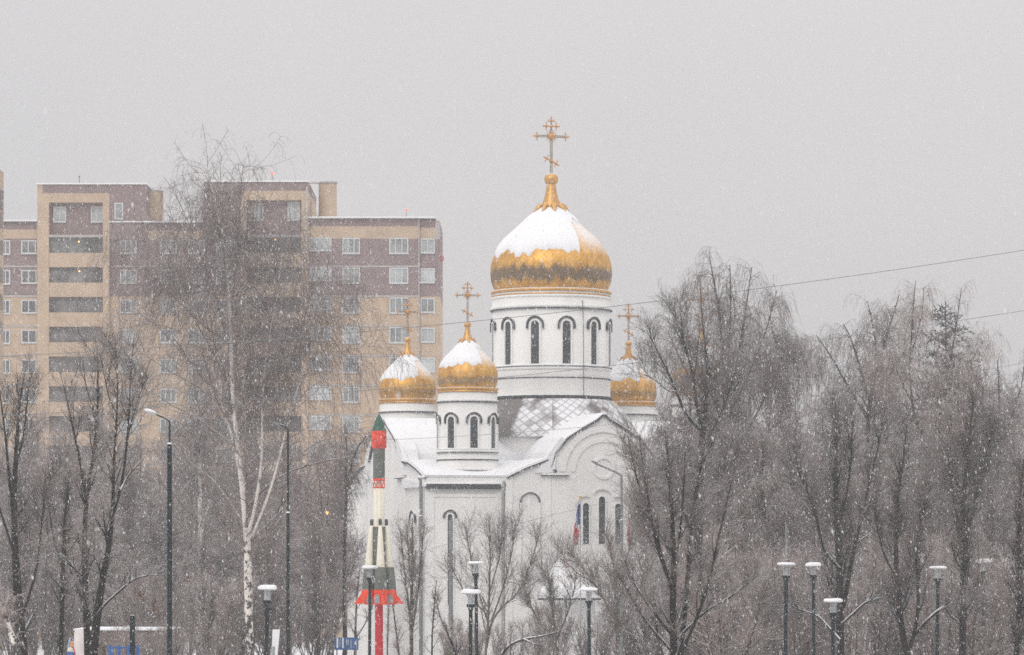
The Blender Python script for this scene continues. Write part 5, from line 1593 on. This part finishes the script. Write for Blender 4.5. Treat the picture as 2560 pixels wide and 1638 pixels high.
photo_tree("birch_tree", 'birch', 205, [
 [(862,1720,9),(858,1500,8),(862,1250,6.5),(876,1160,5),(896,1090,3.6),(920,1068,2.4),(945,1064,1.6)],
 [(864,1230,4),(868,1130,3),(862,1060,1.6)]],
 69, "thin dark birch whose hanging twigs cross the church beside the rocket's tip", bark='bark', n1=34, n2=260, n3=1900, rtw=0.008, l1=0.5, l3=0.9, t0=0.4, droop=1.4)

# the spruce
def spruce(seed, H, W):
    rg = np.random.default_rng(seed)
    Ps, Rs = resample([(0,0,0),(0.05,0,H*0.5),(0,0,H)], [0.22,0.14,0.015], 14)
    n = 420
    t = rg.uniform(0.18, 1.0, n)**0.9
    S = np.stack([np.zeros(n), np.zeros(n), t*H*0.985], 1)
    az = rg.uniform(0, 2*np.pi, n)
    Ln = np.minimum(W*(1-t)**0.6, 3.6)*rg.uniform(0.7, 1.1, n) + 0.15
    el = 0.55*t - 0.15
    d = nrm(np.stack([np.cos(az), np.sin(az), el], 1))
    A = march(rg, S, d, Ln, 6, 0.05, np.array([0, 0, -0.03]))
    RA = np.maximum(0.03*(1-np.linspace(0, 1, 7))[None, :]*np.ones((n, 1)), 0.008)
    B, RB = sprout(rg, A, RA, 6500, 0.1, 1.0, (30, 60), lambda t_, S_, ln, u: 0.28*u + 0.12*ln*u*0.5, 3, 0.12, np.array([0, 0, -0.12]), 0.8, 0.03, 0.04)
    C, RC = sprout(rg, B, RB, 20000, 0.0, 1.0, (35, 70), lambda t_, S_, ln, u: 0.13*u, 2, 0.1, np.array([0, 0, -0.05]), 0.9, 0.022, 0.028)
    return [(Ps[None], Rs[None], 10), (A, RA, 5)], [(B, RB, 4), (C, RC, 3)]
sD_ = 229.0
bs = P(2364, 0, sD_); bs[2] = 0
lm, cr_ = spruce(71, P(0, 752, sD_)[2], 6.0)
place_tree("spruce_tree", bs, tubes_mesh("trunk", lm, M['bark']), tubes_mesh("crown", cr_, M['needles']), "dark green spruce standing among the birches on the right", "tree")

# ---- background woods: a few grown kinds, each copy turned and scaled
PROTO = {}
def proto(key, kind, seed, H, **kw):
    st = auto_stems(seed, H, kind)
    a, b_ = grow(seed, kind, H, st, **kw)
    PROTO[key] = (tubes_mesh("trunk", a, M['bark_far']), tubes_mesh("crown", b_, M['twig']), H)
proto('b1', 'birch', 101, 16.0, n1=60, n2=520, n3=5500, rtw=0.012, l1=0.9, t0=0.25)
proto('b2', 'birch', 102, 16.0, n1=70, n2=560, n3=5500, rtw=0.012, l1=0.75, t0=0.2, droop=1.3)
proto('l1', 'linden', 103, 15.0, n1=60, n2=560, n3=4200, rtw=0.012, l1=0.9, t0=0.12)
proto('l2', 'linden', 104, 15.0, n1=64, n2=600, n3=4200, rtw=0.012, l1=0.85, t0=0.12)
proto('a1', 'ash', 105, 14.0, n1=60, n2=560, n3=4000, rtw=0.012, l1=1.0, t0=0.15)
proto('s1', 'shrub', 106, 6.0, n1=70, n2=560, n3=3600, rtw=0.0095, l1=0.9, t0=0.1)
proto('s2', 'shrub', 107, 6.0, n1=80, n2=620, n3=3800, rtw=0.0095, l1=0.8, t0=0.05)
proto('s3', 'shrub', 108, 6.0, n1=60, n2=500, n3=3400, rtw=0.0095, l1=1.0, t0=0.12)
rgb = np.random.default_rng(77)
def wood(xa, xb, ya, yb, Da, Db, n, keys, name, label, cat, group, wide=1.0):
    for i in range(n):
        px = xa + (xb-xa)*(i + rgb.uniform(0.1, 0.9))/n
        D = rgb.uniform(Da, Db); py = rgb.uniform(ya, yb)
        h = P(0, py, D)[2]
        k = keys[int(rgb.integers(0, len(keys)))]
        a, b_, H = PROTO[k]
        base = P(px, 0, D); base[2] = 0
        s = h/H
        w = s*wide*rgb.uniform(0.85, 1.15)
        place_tree(name, base, a, b_, label, cat, group, rz=rgb.uniform(0, 6.28), s=(w, w, s))
LW = "grey leafless tree in the snowy wood between the left edge and the rocket"
wood(-40, 900, 1050, 1180, 250, 320, 20, ['b1','b2','l1','l2','a1'], "bare_tree", LW, "tree", "background trees left of the rocket")
wood(-30, 880, 1180, 1320, 215, 255, 13, ['l1','l2','a1','b2'], "bare_tree", LW, "tree", "background trees left of the rocket")
RW = "grey leafless tree in the snowy wood right of the church, behind the dark trunks"
wood(1620, 2600, 930, 1060, 250, 320, 20, ['b1','b2','l1','l2','a1'], "bare_tree", RW, "tree", "background trees right of the church")
wood(1600, 2600, 1050, 1220, 205, 250, 17, ['l1','l2','a1','b2'], "bare_tree", RW, "tree", "background trees right of the church")
wood(1790, 2000, 990, 1120, 200, 222, 5, ['l1','l2','b2'], "bare_tree", RW, "tree", "background trees right of the church")
wood(1680, 1760, 860, 920, 226, 234, 1, ['b2'], "bare_tree", RW, "tree", "background trees right of the church")
LS = "grey leafless bush in the undergrowth left of the rocket"
wood(-30, 830, 1400, 1500, 212, 245, 20, ['s1','s2','s3'], "bare_bush", LS, "bush", "bushes left of the rocket", wide=1.1)
wood(300, 440, 1560, 1590, 164, 171, 3, ['s1','s3'], "bare_bush", LS, "bush", "bushes left of the rocket")
CS = "grey leafless bush along the foot of the church wall"
wood(1090, 1580, 1500, 1580, 190, 218, 7, ['s1','s2','s3'], "bare_bush", CS, "bush", "bushes in front of the church", wide=1.0)
RS = "grey leafless bush in the undergrowth below the right-hand trees"
wood(1590, 2590, 1330, 1450, 175, 225, 24, ['s1','s2','s3'], "bare_bush", RS, "bush", "bushes right of the church", wide=1.15)

# ------------------------------------------------------------------ falling snow: separate flakes all through the air
rgs = np.random.default_rng(9)
NF = 120000
Dn, Df = 7.0, 235.0
D = (rgs.random(NF)**(1/2.75))*(Df-Dn) + Dn
X = (rgs.random(NF)-0.5)*2*(0.148*D + 1.5)
Zc = EYE + rgs.uniform(-0.030, 0.165, NF)*D + rgs.uniform(-0.6, 0.6, NF)
keep = Zc > 0.1
D, X, Zc = D[keep], X[keep], Zc[keep]
N_ = len(D)
sz = np.clip(rgs.lognormal(math.log(0.0044), 0.6, N_)*np.clip(0.25 + D/90, 0.3, 1.5), 0, 0.014)*np.clip(D/30, 0.5, 1)
C0 = np.stack([X, D, Zc], 1)
ax = nrm(np.stack([-0.18 + rgs.normal(0, 0.16, N_), rgs.normal(0, 0.2, N_), np.ones(N_)], 1))
u = nrm(np.cross(ax, rgs.normal(size=(N_, 3)))); w = np.cross(ax, u)
el = rgs.uniform(2.0, 4.5, N_)
off = [ax*el[:, None], -ax*el[:, None]*0.9] + [u*math.cos(a) + w*math.sin(a) for a in (0.2, 2.1, 4.3)]
V = np.stack([C0 + o*sz[:, None]*(rgs.uniform(0.75, 1.25, (N_, 1))) for o in off], 1).reshape(-1, 3)
tri = np.array([(0,2,3),(0,3,4),(0,4,2),(1,3,2),(1,4,3),(1,2,4)])
Fq = (np.arange(N_)[:, None, None]*5 + tri[None]).reshape(-1, 3)
M['flake'] = mat("snow_flake", (0.66, 0.66, 0.67), 0.9, var=0.02)
tag(link("falling_snow", quads_mesh("falling_snow", V, Fq, M['flake'], False)), "small snowflakes falling through the air over the whole scene", "snow", kind="stuff")

# ------------------------------------------------------------------ haze of the snowfall
hz = MB(); hz.box(-260, 260, -20, 440, -1.6, 52)
hm_ = bpy.data.materials.new("snow_haze"); hm_.use_nodes = True
nt = hm_.node_tree; nt.nodes.clear()
o_ = nt.nodes.new("ShaderNodeOutputMaterial"); pv = nt.nodes.new("ShaderNodeVolumePrincipled")
pv.inputs["Color"].default_value = (0.93, 0.93, 0.94, 1); pv.inputs["Density"].default_value = 0.00047
pv.inputs["Anisotropy"].default_value = 0.2
nt.links.new(pv.outputs[0], o_.inputs["Volume"])
ho = hz.build("haze", hm_)
tag(ho, kind="stuff"); ho.display_type = 'WIRE'
